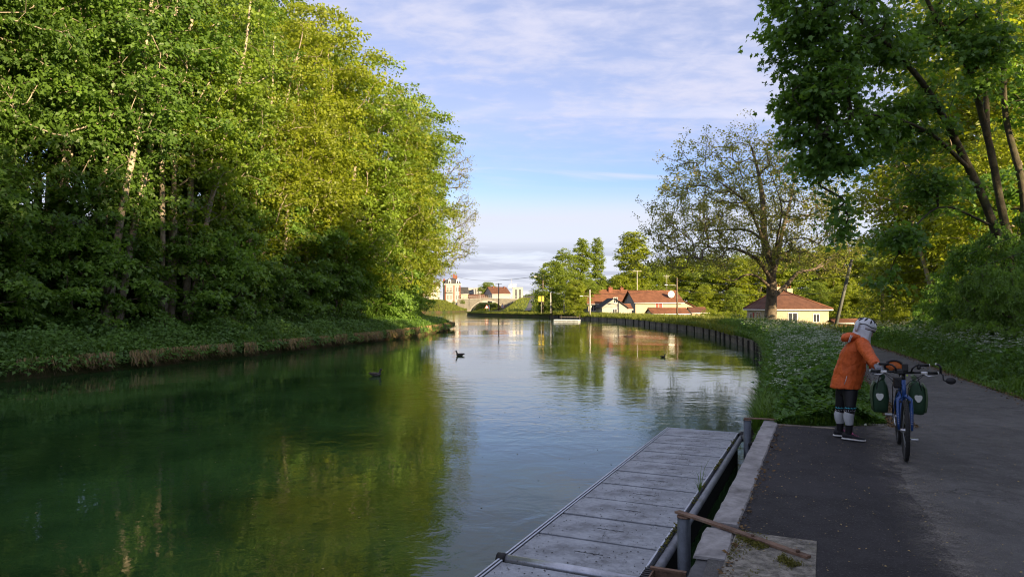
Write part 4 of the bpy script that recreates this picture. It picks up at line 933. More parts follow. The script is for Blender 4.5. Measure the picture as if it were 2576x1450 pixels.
# timber piling under the towpath verge
tp = thing('timber_piling', 'dark wet timber piling holding the towpath bank', 'piling', (0, 0, 0))
post = MB().box((-.075, -.085, -1.6), (.075, .085, -.12), bev=.015).mesh('post'); post.materials.append(M_pile)
ys_ = []; yv = 11.9
while yv < 132: ys_.append(yv); yv += (2.6 if yv < 60 else 3.4) * RNG.uniform(.8, 1.2)
for i, yv in enumerate(ys_):
    o = link('post', post, tp); o.location = (float(xr(yv)) - .19, yv, RNG.uniform(-.16, .06)); o.rotation_euler = (RNG.uniform(-.04, .04), RNG.uniform(-.06, .04), math.atan2(-(float(xr(yv + .5)) - float(xr(yv - .5))), 1))
    if i + 1 < len(ys_):
        y2 = ys_[i + 1]; a = Vector((float(xr(yv)) - .13, yv, 0)); b = Vector((float(xr(y2)) - .13, y2, 0)); d = b - a
        for k, zz in enumerate((-.86, -.63, -.40)):
            pl = MB().box((-.03, 0, 0), (.03, d.length - .02, .215), bev=.008).build('plank', M_plank, tp)
            pl.location = (a.x, a.y, zz + RNG.uniform(-.01, .01)); pl.rotation_euler = (0, 0, math.atan2(-d.x, d.y))
# far floating jetty on the bend
fj = G(1426, 803, -.55)
t = thing('floating_jetty', 'small pale floating jetty moored at the far bend', 'jetty', (fj.x, fj.y, -.55), math.radians(158))
MB().box((-2.0, -.6, -.18), (2.0, .6, 0), bev=.04).build('deck', plain('pale_deck', (.55, .57, .60), .6, .2, 3), t)
MB().box((-1.9, -.5, -.4), (1.9, .5, -.18)).build('float_box', M_dark, t)
for x in (-1.8, 1.2): MB().tube([(x, -.7, -.8), (x, -.7, .75)], .05, 8).build('post', M_pile, t)
MB().box((-1.9, -.75, .35), (1.4, -.68, .43)).build('rail', M_plank, t)
# drakes
def duck(label, x, y, rz, s):
    g = G(x, y, WATER_Z); t = thing('duck', label, 'duck', (g.x, g.y, WATER_Z), rz, 'ducks swimming on the canal'); t.scale = (s, s, s)
    rings = []
    for u, r, zc, h in ((-.26, .01, .10, .008), (-.22, .035, .095, .025), (-.15, .075, .075, .055), (-.05, .105, .06, .075), (.06, .11, .055, .075), (.14, .085, .055, .065), (.19, .045, .065, .045), (.205, .02, .075, .02)):
        rings.append([(u, r * math.cos(2 * math.pi * k / 12), zc + h * math.sin(2 * math.pi * k / 12)) for k in range(12)])
    body = MB().loft(rings)
    body.tube([(.13, 0, .09), (.165, 0, .14), (.18, 0, .19), (.19, 0, .22)], [.055, .04, .034, .03], 10).build('body', plain('grey_duck_feathers', (.09, .08, .07), .8, .4, 14), t)
    MB().ball((.205, 0, .235), .042, 10, 7, (1.2, .9, .95)).build('head', plain('dark_duck_head', (.02, .03, .022), .4, .3, 10), t)
    MB().loft([[(.245, .016 * math.cos(k), .23 + .012 * math.sin(k)) for k in (0, 1.57, 3.14, 4.71)], [(.30, .018 * math.cos(k), .218 + .004 * math.sin(k)) for k in (0, 1.57, 3.14, 4.71)]]).build('bill', plain('duck_bill', (.35, .30, .05), .5, .1, 8), t)
    for sd in (-1, 1): MB().loft([[(u, sd * (w + .012 * math.cos(k)), zc + h * math.sin(k)) for k in (0, 1.05, 2.1, 3.14, 4.2, 5.2)] for u, w, zc, h in ((.10, .095, .085, .03), (-.02, .10, .085, .045), (-.14, .075, .09, .035), (-.24, .02, .105, .01))]).build('wing', plain('brown_duck_wing', (.07, .055, .045), .8, .4, 14), t)
duck('nearer drake with dark head swimming towards the sky reflection', 944, 945, math.radians(-12), 1.0)
duck('farther duck swimming in the bright sky reflection', 1157, 894, math.radians(195), .95)
duck('tiny distant duck near the reflections of the trees', 1667, 898, math.radians(20), .6)
# ------------------------------------------------------------------ the cyclist and the bicycle
def Q(X, Y, D): return P(1995.6 + X * .2885, 772.5 + Y * .2885, D)
def fuse(o, voxel, smooth=2, factor=.5):
    m = o.modifiers.new('Remesh', 'REMESH'); m.mode = 'VOXEL'; m.voxel_size = voxel; m.use_smooth_shade = True
    if smooth: s = o.modifiers.new('Smooth', 'SMOOTH'); s.iterations = smooth; s.factor = factor
    return o
def oval(c, ax, ay, rx, ry, n=16, pw=1.0):
    return [tuple(c + ax * (rx * math.cos(2 * math.pi * k / n)) + ay * (ry * math.sin(2 * math.pi * k / n))) for k in range(n)]
def fabric(name, col, rough=.75, fold=.01, scale=9, sheen=.2):
    if name in MATS: return MATS[name]
    t = NT(name); c = t.coord()
    n = t.noise(t.coord('Object', (1, 1, .45)), scale, 4, .6, .8); w = t.noise(c, 160, 2, .5)
    t.set(Base_Color=t.mix(t.ramp(n, .3, .75), tuple(v * .78 for v in col), tuple(min(1, v * 1.12) for v in col)), Roughness=rough, Specular_IOR_Level=.3)
    t.bump(t.m('ADD', n, t.m('MULTIPLY', w, .04)), fold); MATS[name] = t.mat; return t.mat
M_skin = plain('skin', (.50, .32, .24), .5, .08, 12, 0)
M_orange = fabric('orange_rain_shell', (.62, .115, .022), .62, .018, 11)
M_black = fabric('black_lycra', (.012, .012, .014), .6, .006)
M_sock = fabric('pale_grey_sleeve', (.50, .52, .53), .8, .004)
M_white = fabric('white_sun_cloth', (.62, .64, .68), .8, .01)
M_helm = plain('white_helmet_shell', (.62, .64, .67), .35, .06, 6, 0, spec=.5)
M_vent = plain('helmet_vent_black', (.012, .013, .02), .6, .2, 8)
M_shoe = plain('black_shoe_knit', (.014, .014, .017), .8, .3, 60, .002)
M_sole = plain('white_sole', (.62, .62, .60), .6, .08, 10)
M_pink = plain('pink_laces', (.50, .08, .22), .7, .1, 20)
M_glove = fabric('grey_glove', (.22, .23, .26), .8, .004)
M_lime = plain('lime_cuff', (.45, .62, .03), .6, .1, 20)
M_teal = plain('teal_print', (.05, .34, .42), .7, .2, 30)
M_refl = plain('grey_reflective_tape', (.45, .42, .42), .4, .1, 20)

def person():
    root_p = Q(450, 1150, 9.2); root_p.z = PATH_Z
    t = thing('person', 'person in an orange rain jacket, white helmet and neck cloth, steadying the bicycle', 'person', root_p)
    def wl(name, mb, mat, parent=t):
        o = mb.build(name, mat, parent)
        if parent is t: o.location = -root_p        # geometry is laid out where it stands
        return o
    fw = (Q(600, 600, 9.1) - Q(400, 600, 9.25)); fw.z = 0; fw.normalize()       # the way the person faces
    sd = Vector((-fw.y, fw.x, 0)); up = Vector((0, 0, 1))
    SR = Q(598, 322, 8.97); SL = Q(565, 318, 9.34)
    ER, WR = Q(672, 440, 8.70), Q(722, 505, 8.50)
    EL, WL = Q(660, 430, 9.25), Q(700, 520, 9.05)
    HR, HL = Q(494, 690, 9.14), Q(440, 690, 9.27)
    KR, KL = Q(492, 875, 9.05), Q(408, 872, 9.30)
    AR, AL = Q(482, 1085, 9.10), Q(404, 1068, 9.33)
    HD = Q(618, 190, 9.10)
    # one continuous body
    b = MB()
    for H, K, A in ((HR, KR, AR), (HL, KL, AL)):
        calf = K.lerp(A, .3) - fw * .02
        b.tube([H + up * .06, H.lerp(K, .4), K, calf, A.lerp(K, .15), A - up * .03], [.088, .080, .056, .056, .037, .036], 14)
        b.ball(A + fw * .07 - up * .075, .045, 10, 7, (1.0, 1.0, .8))
    hip = (HR + HL) / 2; chest = (SR + SL) / 2
    b.loft([oval(hip - up * .02, fw, sd, .08, .10), oval(hip + up * .10, fw, sd, .12, .145), oval(hip.lerp(chest, .5), fw, sd, .105, .13), oval(hip.lerp(chest, .8), fw, sd, .12, .15), oval(chest + up * .03, fw, sd, .08, .11)])
    for S, E, Wp in ((SR, ER, WR), (SL, EL, WL)): b.tube([S, S.lerp(E, .5), E, E.lerp(Wp, .4), Wp], [.055, .046, .040, .038, .027], 12)
    b.tube([chest, chest.lerp(HD, .55), HD - up * .02], [.06, .05, .05], 12)
    b.ball(HD, .098, 16, 12, (.92, .80, 1.16)); hf0 = fw * math.cos(.56) + sd * math.sin(.56); b.ball(HD + hf0 * .065 - up * .06, .048, 12, 8, (.9, 1.0, 1.0))
    b.tube([HD + hf0 * .085 + up * .005, HD + hf0 * .118 - up * .03], [.012, .018], 8)
    body = fuse(wl('body', b, M_skin), .009, 3)
    # leggings to the knee, printed knee band, pale sleeves, socks
    lg = MB()
    for H, K in ((HR, KR), (HL, KL)): lg.tube([H + up * .0, H.lerp(K, .4), H.lerp(K, .85), K + (K - H).normalized() * .03], [.096, .090, .070, .063], 16)
    lg.loft([oval(hip - up * .11, fw, sd, .08, .10), oval(hip - up * .05, fw, sd, .108, .13), oval(hip + up * .10, fw, sd, .112, .130)])
    fuse(wl('leggings', lg, M_black), .009, 3)
    for H, K, A in ((HR, KR, AR), (HL, KL, AL)):
        d = (A - K)
        band = wl('knee_band', MB().tube([K - d * .10, K, K + d * .12, K + d * .17], [.068, .0655, .064, .063], 18, caps=False), M_black)
        pr = MB()
        for i in range(5):
            a0 = -2.4 + i * .55; p0 = K - d * .02 + (math.cos(a0) * fw + math.sin(a0) * sd) * .0675
            pr.tube([p0 + (math.cos(a0) * fw + math.sin(a0) * sd) * .001, K + d * .012 + (math.cos(a0 + .45) * fw + math.sin(a0 + .45) * sd) * .0680], [.008, .006], 6)
        wl('teal_print', pr, M_teal)
        pr = MB()
        for i in range(7):
            a0 = -2.6 + i * .42; pr.tube([K + d * (.07 + .02 * (i % 2)) + (math.cos(a0) * fw + math.sin(a0) * sd) * .0655, K + d * (.10 + .02 * (i % 3)) + (math.cos(a0 + .15) * fw + math.sin(a0 + .15) * sd) * .0652], [.004, .003], 5)
        wl('white_print', pr, M_sock)
        wl('leg_sleeve', MB().tube([K + d * .165, K + d * .32 - fw * .012, K + d * .5 - fw * .008, K + d * .68], [.0635, .066, .059, .048], 18, caps=False), M_sock)
        wl('sock', MB().tube([K + d * .66, K + d * .85, A - up * .02], [.047, .043, .043], 16, caps=False), M_black)
    # shoes
    for A, yaw in ((AR, -.10), (AL, .05)):
        f = (fw * math.cos(yaw) + sd * math.sin(yaw)); s2 = Vector((-f.y, f.x, 0)); g = Vector((A.x, A.y, PATH_Z + .01))
        prof = [(-.075, .030, .02, .085), (-.055, .040, .02, .10), (0, .043, .02, .10), (.06, .043, .02, .075), (.12, .047, .02, .055), (.165, .040, .02, .045), (.195, .018, .022, .036)]
        sh = MB().loft([[tuple(g + f * u + s2 * (w * math.cos(2 * math.pi * k / 14)) + up * (z0 + (z1 - z0) * (.5 + .5 * math.sin(2 * math.pi * k / 14)))) for k in range(14)] for u, w, z0, z1 in prof])
        so = wl('shoe', sh, M_shoe)
        sl = MB().loft([[tuple(g + f * u + s2 * ((w + .004) * math.cos(2 * math.pi * k / 14)) + up * (.001 + .026 * (.5 + .5 * math.sin(2 * math.pi * k / 14)))) for k in range(14)] for u, w, z0, z1 in [(-.085, .022, 0, 0)] + prof + [(.202, .012, 0, 0)]])
        sl.build('sole', M_sole, so)
        lc = MB()
        for i in range(5):
            u = .035 + i * .018; zz = .098 - i * .009
            lc.tube([g + f * u - s2 * .026 + up * (zz - .012), g + f * (u + .006) + up * zz, g + f * u + s2 * .026 + up * (zz - .012)], .0035, 5)
        lc.tube([g + f * .04 + up * .10, g + f * .05 - s2 * .03 + up * .105, g + f * .06 - s2 * .055 + up * .08], .0035, 5)
        lc.build('laces', M_pink, so)
    # jacket
    def ring(X, Y, D, hw, hd, lean=0.0): return oval(Q(X, Y, D), (fw + up * lean).normalized(), sd, hw, hd, 20)
    j = MB().loft([ring(448, 702, 9.19, .188, .165), ring(452, 680, 9.19, .190, .168), ring(474, 600, 9.19, .200, .172, .1), ring(500, 500, 9.17, .190, .172, .18), ring(515, 420, 9.16, .178, .178, .25), ring(528, 350, 9.15, .160, .185, .3), ring(545, 300, 9.14, .135, .165, .35), ring(566, 262, 9.13, .098, .115, .4), ring(580, 240, 9.12, .080, .085, .4)])
    for S, E, Wp in ((SR, ER, WR), (SL, EL, WL)): j.tube([S - (E - S) * .25, S, S.lerp(E, .5), E, E.lerp(Wp, .55), Wp], [.07, .088, .080, .072, .064, .058], 14)
    jk = fuse(wl('jacket', j, M_orange), .0085, 4, .6)
    tx = bpy.data.textures.new('jacket_folds', 'CLOUDS'); tx.noise_scale = .09; tx.noise_depth = 2
    dm = jk.modifiers.new('Folds', 'DISPLACE'); dm.texture = tx; dm.strength = .022; dm.mid_level = .5
    tx2 = bpy.data.textures.new('jacket_creases', 'CLOUDS'); tx2.noise_scale = .03; tx2.noise_depth = 1
    dm = jk.modifiers.new('Creases', 'DISPLACE'); dm.texture = tx2; dm.strength = .006; dm.mid_level = .5
    hood = MB(); hc = Q(478, 268, 9.13)
    hood.loft([oval(hc - fw * .085 - up * .01, up, sd, .02, .05), oval(hc - fw * .07, up, sd, .05, .105), oval(hc - fw * .01 + up * .012, up, sd, .062, .13), oval(hc + fw * .07 + up * .02, up, sd, .055, .12), oval(hc + fw * .15 + up * .02, up, sd, .03, .07)])
    ho = fuse(wl('hood', hood, M_orange), .008, 3); ho.parent = jk; ho.location = (0, 0, 0)
    dm = ho.modifiers.new('Folds', 'DISPLACE'); dm.texture = tx; dm.strength = .02; dm.mid_level = .5
    cordp = Q(500, 240, 8.99)
    MB().tube([cordp, Q(488, 275, 8.98), Q(478, 300, 8.985), Q(488, 302, 8.985), Q(500, 270, 8.985), Q(512, 246, 8.99)], .006, 6).build('drawcord', M_refl, jk)
    MB().tube([Q(465, 598, 8.985), Q(455, 635, 8.99), Q(442, 668, 8.995)], .0045, 5).build('reflective_strip', M_refl, jk)
    # head gear
    tl = Matrix.Rotation(.30, 3, sd)                               # head bent forward
    yw = math.radians(32); hf = fw * math.cos(yw) + sd * math.sin(yw); hs = Vector((-hf.y, hf.x, 0))     # looking down and away
    tl = Matrix.Rotation(.30, 3, hs)
    def hd(x, y, z): return HD + tl @ (hf * x + hs * y + up * z)
    hm = MB(); R = []
    for i in range(11):
        th = -.30 + (math.pi * .5 + .30) * i / 10.0
        R.append([tuple(hd(.138 * math.cos(th) * math.cos(a) + .004, .108 * math.cos(th) * math.sin(a), .035 + .118 * math.sin(th) - .012 * max(0, -math.cos(a)) * (i < 3))) for a in [2 * math.pi * k / 24 for k in range(24)]])
    hm.loft(R); helmet = wl('helmet', hm, M_helm)
    hm2 = MB().loft([[tuple(hd(.132 * math.cos(a) + .004, .103 * math.sin(a), z)) for a in [2 * math.pi * k / 24 for k in range(24)]] for z in (-.008, .012)]); hm2.build('helmet_rim', M_vent, helmet)
    for k in range(10):
        a = math.radians(18 + 36 * k); lo, hi_ = (.38, .92) if k % 2 else (.55, 1.18); pts = []
        for u in (0, .5, 1):
            th = lo + (hi_ - lo) * u; aa = a + .25 * u
            pts.append(hd(.1385 * math.cos(th) * math.cos(aa) + .004, .1085 * math.cos(th) * math.sin(aa), .035 + .1185 * math.sin(th)))
        MB().tube(pts, [.007, .0145, .007], 8, flat=.7).build('helmet_vent', M_vent, helmet)
    for sgn in (-1, 1):
        MB().tube([hd(-.12, sgn * .065, .045), hd(-.05, sgn * .103, .055), hd(.03, sgn * .110, .035), hd(.10, sgn * .08, .04)], [.005, .006, .006, .005], 6).build('helmet_stripe', M_vent, helmet)
    fl = MB(); R = []
    for u, fr, br, w, z in ((0, .10, .120, .100, .02), (.25, .098, .126, .098, -.03), (.5, .095, .126, .098, -.075), (.75, .100, .128, .108, -.120), (1.0, .125, .135, .135, -.165)):
        R.append([tuple(hd((fr if math.cos(a) > 0 else br) * math.cos(a), w * math.sin(a) * (1 + .05 * math.sin(5 * a + u * 3)), z - (.035 * max(0, math.cos(a)) if u == 1.0 else 0))) for a in [2 * math.pi * k / 28 for k in range(28)]])
    fl.loft(R, closed_ends=False); fo = wl('neck_cloth', fl, M_white); so = fo.modifiers.new('Solid', 'SOLIDIFY'); so.thickness = .004
    MB().loft([[tuple(hd(-.118 + dx, y_, z + dz)) for dx, dz in ((0, 0), (-.022, .02), (-.03, .075), (-.014, .13), (0, .11))] for y_, z in ((-.05, -.075), (-.085, -.055))], smooth=True).build('cloth_fold', M_white, fo)
    # gloved hands: five fingers closed round the grip
    for Wp, E, grip in ((WR, ER, None), (WL, EL, None)):
        d = (Wp - E).normalized(); hb = MB()
        across = d.cross(up).normalized(); dn = across.cross(d).normalized()
        if dn.z > 0: dn = -dn
        palm = Wp + d * .05
        hb.loft([oval(Wp - d * .01, across, dn, .030, .024, 12), oval(Wp + d * .03, across, dn, .040, .020, 12), oval(Wp + d * .075, across, dn, .042, .018, 12), oval(Wp + d * .09, across, dn, .036, .012, 12)])
        glove = wl('glove', hb, M_glove)
        for k, (o_, L) in enumerate(((-.030, .9), (-.010, 1.0), (.010, .96), (.030, .8))):
            p0 = Wp + d * .083 + across * o_
            MB().tube([p0, p0 + (d * .026 + dn * .010) * L, p0 + (d * .028 + dn * .040) * L, p0 + (d * .006 + dn * .056) * L], [.0095, .0095, .009, .0075], 8).build('finger', M_glove if k % 2 else M_glove, glove)
        p0 = Wp + d * .03 - across * .036
        MB().tube([p0, p0 + d * .025 - across * .012 + dn * .012, p0 + d * .05 - across * .002 + dn * .03], [.012, .011, .0085], 8).build('thumb', M_glove, glove)
        MB().tube([Wp - d * .032, Wp - d * .008], [.036, .034], 14).build('cuff', M_lime, glove)
        MB().tube([Wp - d * .05, Wp - d * .028], [.040, .038], 14).build('cuff_trim', M_black, glove)
    return WR
person()

M_blue = plain('blue_bike_paint', (.020, .070, .240), .3, .15, 8, 0, spec=.6)
M_tyre = plain('tyre_rubber', (.018, .018, .018), .75, .3, 30, .003)
M_chrome = plain('bike_alloy', (.50, .51, .53), .3, .1, 10, 0, metallic=.9)
M_bikeblk = plain('bike_black', (.012, .012, .013), .45, .2, 12)
M_pann = fabric('green_pannier', (.026, .068, .034), .5, .012, 7)
M_pann2 = fabric('pale_green_pannier', (.10, .150, .075), .5, .012, 7)
M_reflw = plain('white_reflector', (.70, .72, .66), .35, .05, 10)
M_obag = fabric('orange_bag', (.55, .14, .03), .6, .01)
M_silver = plain('silver_lettering', (.5, .52, .56), .4, .1, 10)
def bicycle():
    F = G(2278, 1158, PATH_Z); fwd = Vector((-.43, -.90, 0)).normalized(); c = F - fwd * .54
    t = thing('bicycle', 'blue touring bicycle with green panniers, facing down the path', 'bicycle', (c.x, c.y, PATH_Z), math.atan2(fwd.y, fwd.x))
    # local: x forward, y to the bicycle's left, z up
    R = .345
    def wheel(x):
        w = bpy.data.objects.new('wheel', None); COL.objects.link(w); w.parent = t; w.location = (x, 0, R)
        def ringm(r, a, b, n=40, m=10):
            mb = MB(); rings = [[((r + a * math.cos(2 * math.pi * k / m)) * math.cos(2 * math.pi * i / n), b * math.sin(2 * math.pi * k / m), (r + a * math.cos(2 * math.pi * k / m)) * math.sin(2 * math.pi * i / n)) for k in range(m)] for i in range(n)]
            mb.loft(rings + [rings[0]], closed_ends=False); return mb
        ringm(R - .024, .024, .024).build('tyre', M_tyre, w); ringm(R - .056, .012, .011).build('rim', M_bikeblk, w)
        tr = MB()
        for i in range(64):
            a = 2 * math.pi * i / 64
            for s_ in (-1, 1):
                M = Matrix.Rotation(-a, 4, 'Y'); tr.box((R - .006, s_ * .010 - .006, -.006), (R + .0012, s_ * .010 + .006, .006), M=M)
        tr.build('tread', M_tyre, w)
        sp = MB()
        for i in range(24):
            a = 2 * math.pi * i / 24; b_ = a + (.5 if i % 2 else -.5); s_ = .028 if (i // 2) % 2 else -.028
            sp.tube([(.022 * math.cos(b_), s_, .022 * math.sin(b_)), ((R - .06) * math.cos(a), 0, (R - .06) * math.sin(a))], .0013, 4, caps=False)
        sp.build('spokes', M_chrome, w); MB().tube([(0, -.05, 0), (0, .05, 0)], [.022, .022], 12).tube([(0, -.065, 0), (0, .065, 0)], .008, 8).build('hub', M_chrome, w)
    wheel(.54); wheel(-.54)
    def part(name, mat, *tubes):
        m = MB()
        for pts, r in tubes: m.tube(pts, r, 12)
        return m.build(name, mat, t)
    hb, ht = (.425, 0, .725), (.365, 0, .90); bb = (-.09, 0, .29); st = (-.24, 0, .76); ax = (-.54, 0, R)
    part('frame', M_blue, ([hb, ht], .024), ([(.42, 0, .745), bb], .021), ([(.385, 0, .845), (-.225, 0, .72)], .019), ([bb, st], .018),
         ([bb, (-.30, .055, .315), (-.54, .065, R)], .010), ([bb, (-.30, -.055, .315), (-.54, -.065, R)], .010), ([(-.23, 0, .73), (-.36, .05, .56), (-.54, .065, R)], .009), ([(-.23, 0, .73), (-.36, -.05, .56), (-.54, -.065, R)], .009))
    fk = part('fork', M_blue, ([(.43, 0, .715), (.435, .02, .725), (.445, .062, .69), (.485, .068, .55), (.54, .066, R)], [.024, .024, .022, .020, .012]), ([(.435, -.02, .725), (.445, -.062, .69), (.485, -.068, .55), (.54, -.066, R)], [.024, .022, .020, .012]))
    for s_ in (-1, 1):
        lm = MB()
        for i in range(6):
            u = i / 6; p = Vector((.485, s_ * .068, .55)).lerp(Vector((.53, s_ * .066, .40)), u)
            lm.box((p.x + .0165, p.y - .006, p.z - .009), (p.x + .0195, p.y + .006, p.z - .003)).box((p.x + .0165, p.y - .006, p.z - .009), (p.x + .0195, p.y - .003, p.z + .006))
        lm.build('lettering', M_silver, fk)
        MB().box((.50, s_ * .045 - .012, .655), (.535, s_ * .045 + .012, .685), bev=.005).build('brake', M_bikeblk, fk)
    part('stem', M_bikeblk, ([ht, (.352, 0, .965)], .020), ([(.352, 0, .96), (.40, 0, .995)], .020))
    hbz = .995
    part('handlebar', M_bikeblk, ([(.40, -.10, hbz), (.41, 0, hbz), (.40, .10, hbz)], .016), ([(.40, -.09, hbz), (.385, -.19, hbz + .005), (.345, -.335, hbz)], .012), ([(.40, .09, hbz), (.385, .19, hbz + .005), (.345, .335, hbz)], .012))
    for s_ in (-1, 1):
        g = part('grip', M_bikeblk, ([(.372, s_ * .235, hbz + .004), (.345, s_ * .34, hbz)], .018)); MB().tube([(.345, s_ * .34, hbz), (.343, s_ * .348, hbz)], .018, 10).build('grip_end', M_reflw, g)
        MB().box((.385, s_ * .205 - .035, hbz - .02), (.425, s_ * .205 + .035, hbz + .018), bev=.01).build('shifter', M_chrome, t)
        MB().tube([(.41, s_ * .19, hbz - .01), (.445, s_ * .24, hbz - .03), (.435, s_ * .31, hbz - .035)], [.007, .006, .005], 8).build('brake_lever', M_chrome, t)
        hn = part('horn_bar', M_bikeblk, ([(.405, s_ * .075, hbz + .005), (.43, s_ * .085, hbz + .05), (.43, s_ * .12, hbz + .085), (.40, s_ * .155, hbz + .09)], .010), ([(.40, s_ * .15, hbz + .09), (.36, s_ * .255, hbz + .088)], .016))
        MB().tube([(.36, s_ * .255, hbz + .088), (.357, s_ * .262, hbz + .088)], .016, 10).build('grip_end', M_reflw, hn)
        if s_ > 0: MB().ball((.41, .15, hbz + .062), .024, 10, 7).build('bell', M_bikeblk, hn)
    be = part('bar_end', M_bikeblk, ([(.345, .335, hbz + .10), (.352, .352, hbz + .098), (.356, .372, hbz + .07), (.35, .372, hbz)], .012))
    MB().tube([(.337, .323, hbz + .103), (.345, .335, hbz + .10)], .0125, 10).build('grip_end', M_reflw, be)
    mi = part('mirror', M_bikeblk, ([(.35, .375, hbz), (.36, .395, hbz - .02), (.365, .398, hbz - .075), (.37, .42, hbz - .085)], .008)); MB().ball((.375, .468, hbz - .08), .052, 16, 8, (.25, 1, .75)).build('mirror_head', M_bikeblk, mi)
    MB().box((.395, -.02, hbz + .015), (.435, .045, hbz + .10), bev=.008).box((.40, -.075, hbz - .02), (.44, .0, hbz + .03), bev=.01).build('lamp', M_bikeblk, t)
    MB().tube([(.44, .03, hbz - .03), (.456, .03, hbz - .03)], .008, 8).build('lamp_lens', M_lime, t)
    MB().box((.22, -.10, .80), (.36, .0, .93), bev=.02).build('frame_pouch', M_bikeblk, t)
    cab = MB()
    for s_ in (-1, 1):
        cab.tube([(.42, s_ * .2, hbz - .01), (.48, s_ * .13, hbz - .05), (.47, s_ * .05, hbz - .10), (.42, s_ * .02, .84)], .004, 5); cab.tube([(.42, s_ * .21, hbz - .01), (.50, s_ * .12, hbz - .09), (.46, s_ * .04, .82), (.46, s_ * .03, .72)], .004, 5)
    cab.build('cables', M_bikeblk, t)
    # seat, crank, pedals
    part('seat_post', M_chrome, ([st, (-.275, 0, .92)], .014))
    sd_ = MB().loft([[(x, w * math.cos(2 * math.pi * k / 14), .95 + z + .03 * math.sin(2 * math.pi * k / 14)) for k in range(14)] for x, w, z in ((-.40, .05, .005), (-.37, .085, .008), (-.28, .075, .004), (-.18, .03, 0), (-.11, .016, -.006))]); sd_.build('saddle', M_bikeblk, t)
    MB().tube([(-.09, -.055, .29), (-.09, .055, .29)], .022, 12).tube([(-.09, -.052, .29), (-.09, -.047, .29)], .085, 28).build('chainset', M_bikeblk, t)
    for s_, a in ((-1, 2.3), (1, 2.3 + math.pi)):
        e = Vector((-.09 + .17 * math.cos(a), s_ * .075, .29 + .17 * math.sin(a)))
        cr = part('crank', M_chrome, ([(-.09, s_ * .06, .29), tuple(e)], [.013, .010])); MB().box((e.x - .045, e.y + s_ * .012 - (.0 if s_ > 0 else .085), e.z - .014), (e.x + .045, e.y + s_ * .012 + (.085 if s_ > 0 else .0), e.z + .014), bev=.008).build('pedal', M_chrome, cr)
    # rack, bags
    part('rack', M_bikeblk, ([(-.30, .05, .74), (-.40, .06, .76), (-.80, .06, .77), (-.80, -.06, .77), (-.40, -.06, .76), (-.30, -.05, .74)], .006), ([(-.55, .06, .765), (-.54, .07, R)], .006), ([(-.55, -.06, .765), (-.54, -.07, R)], .006))
    for s_ in (-1, 1):
        m = MB(); R_ = []
        for z, hx, hy, yo in ((.39, .10, .075, 0), (.40, .125, .088, 0), (.48, .145, .104, .004), (.62, .155, .108, .006), (.72, .150, .092, .0), (.78, .140, .060, -.012), (.825, .13, .034, -.03)):
            R_.append([(-.58 + hx * (abs(math.cos(a)) ** .5) * (1 if math.cos(a) > 0 else -1), s_ * (.205 + yo) + hy * (abs(math.sin(a)) ** .6) * (1 if math.sin(a) > 0 else -1), z) for a in [2 * math.pi * k / 24 for k in range(24)]])
        m.loft(R_); pn = m.build('pannier', M_pann, t); pn['label'] = 'dark green pannier bag with white reflector'
        ptx = bpy.data.textures.get('bag_folds') or bpy.data.textures.new('bag_folds', 'CLOUDS'); ptx.noise_scale = .08
        sv = pn.modifiers.new('Round', 'SUBSURF'); sv.levels = 1; sv.render_levels = 1; dd = pn.modifiers.new('Folds', 'DISPLACE'); dd.texture = ptx; dd.strength = .022; dd.mid_level = .55
        sidep = MB().loft([[(-.58 + hx * u, s_ * (.205 + .012 + hy * 1.08), z) for u in (-.8, -.3, .3, .8)] + [(-.58 + hx * u, s_ * (.205 + .004 + hy * .92), z) for u in (.95, -.95)] for z, hx, hy in ((.42, .125, .082), (.5, .145, .092), (.62, .152, .098), (.72, .15, .09), (.78, .14, .062))]); sidep.build('side_panel', M_pann2, pn)
        MB().tube([(-.58 - .10, s_ * .175, .855), (-.58, s_ * .175, .862), (-.58 + .11, s_ * .175, .852)], [.028, .032, .028], 10).build('rolled_top', M_pann2 if s_ > 0 else M_pann, pn)
        MB().tube([(-.50, s_ * .175, .89), (-.47, s_ * .215, .86), (-.44, s_ * .25, .70)], .007, 6).build('strap', M_bikeblk, pn)
        rp = [(-.030, .030), (-.012, .034), (0, .030), (.012, .034), (.030, .030), (.034, .012), (.028, -.008), (.010, -.034), (-.010, -.034), (-.028, -.008), (-.034, .012)]
        x0 = -.58 + .1555
        MB().loft([[(x0 - .02, s_ * .215 + a * 1.3, .60 + b_ * 1.3) for a, b_ in rp], [(x0 + .006, s_ * .215 + a * 1.3, .60 + b_ * 1.3) for a, b_ in rp]], smooth=False).build('reflector', M_reflw, pn)
    ob = MB().loft([[(-.30 - .22 * u, -.055 + w * math.cos(2 * math.pi * k / 16), .985 + (h * math.sin(2 * math.pi * k / 16) if math.sin(2 * math.pi * k / 16) > 0 else .05 * math.sin(2 * math.pi * k / 16))) for k in range(16)] for u, w, h in ((0, .06, .04), (.1, .10, .085), (.5, .115, .10), (.9, .10, .085), (1, .06, .04))]); obo = ob.build('orange_bag', M_obag, t)
    MB().tube([(-.318, -.055 + .108 * math.cos(a), .985 + .094 * math.sin(a)) for a in [math.pi * k / 12 for k in range(13)]], .014, 8).tube([(-.318, -.165, .975), (-.315, -.055, .955), (-.318, .055, .975)], .016, 8).build('bag_trim', M_bikeblk, obo)
bicycle()
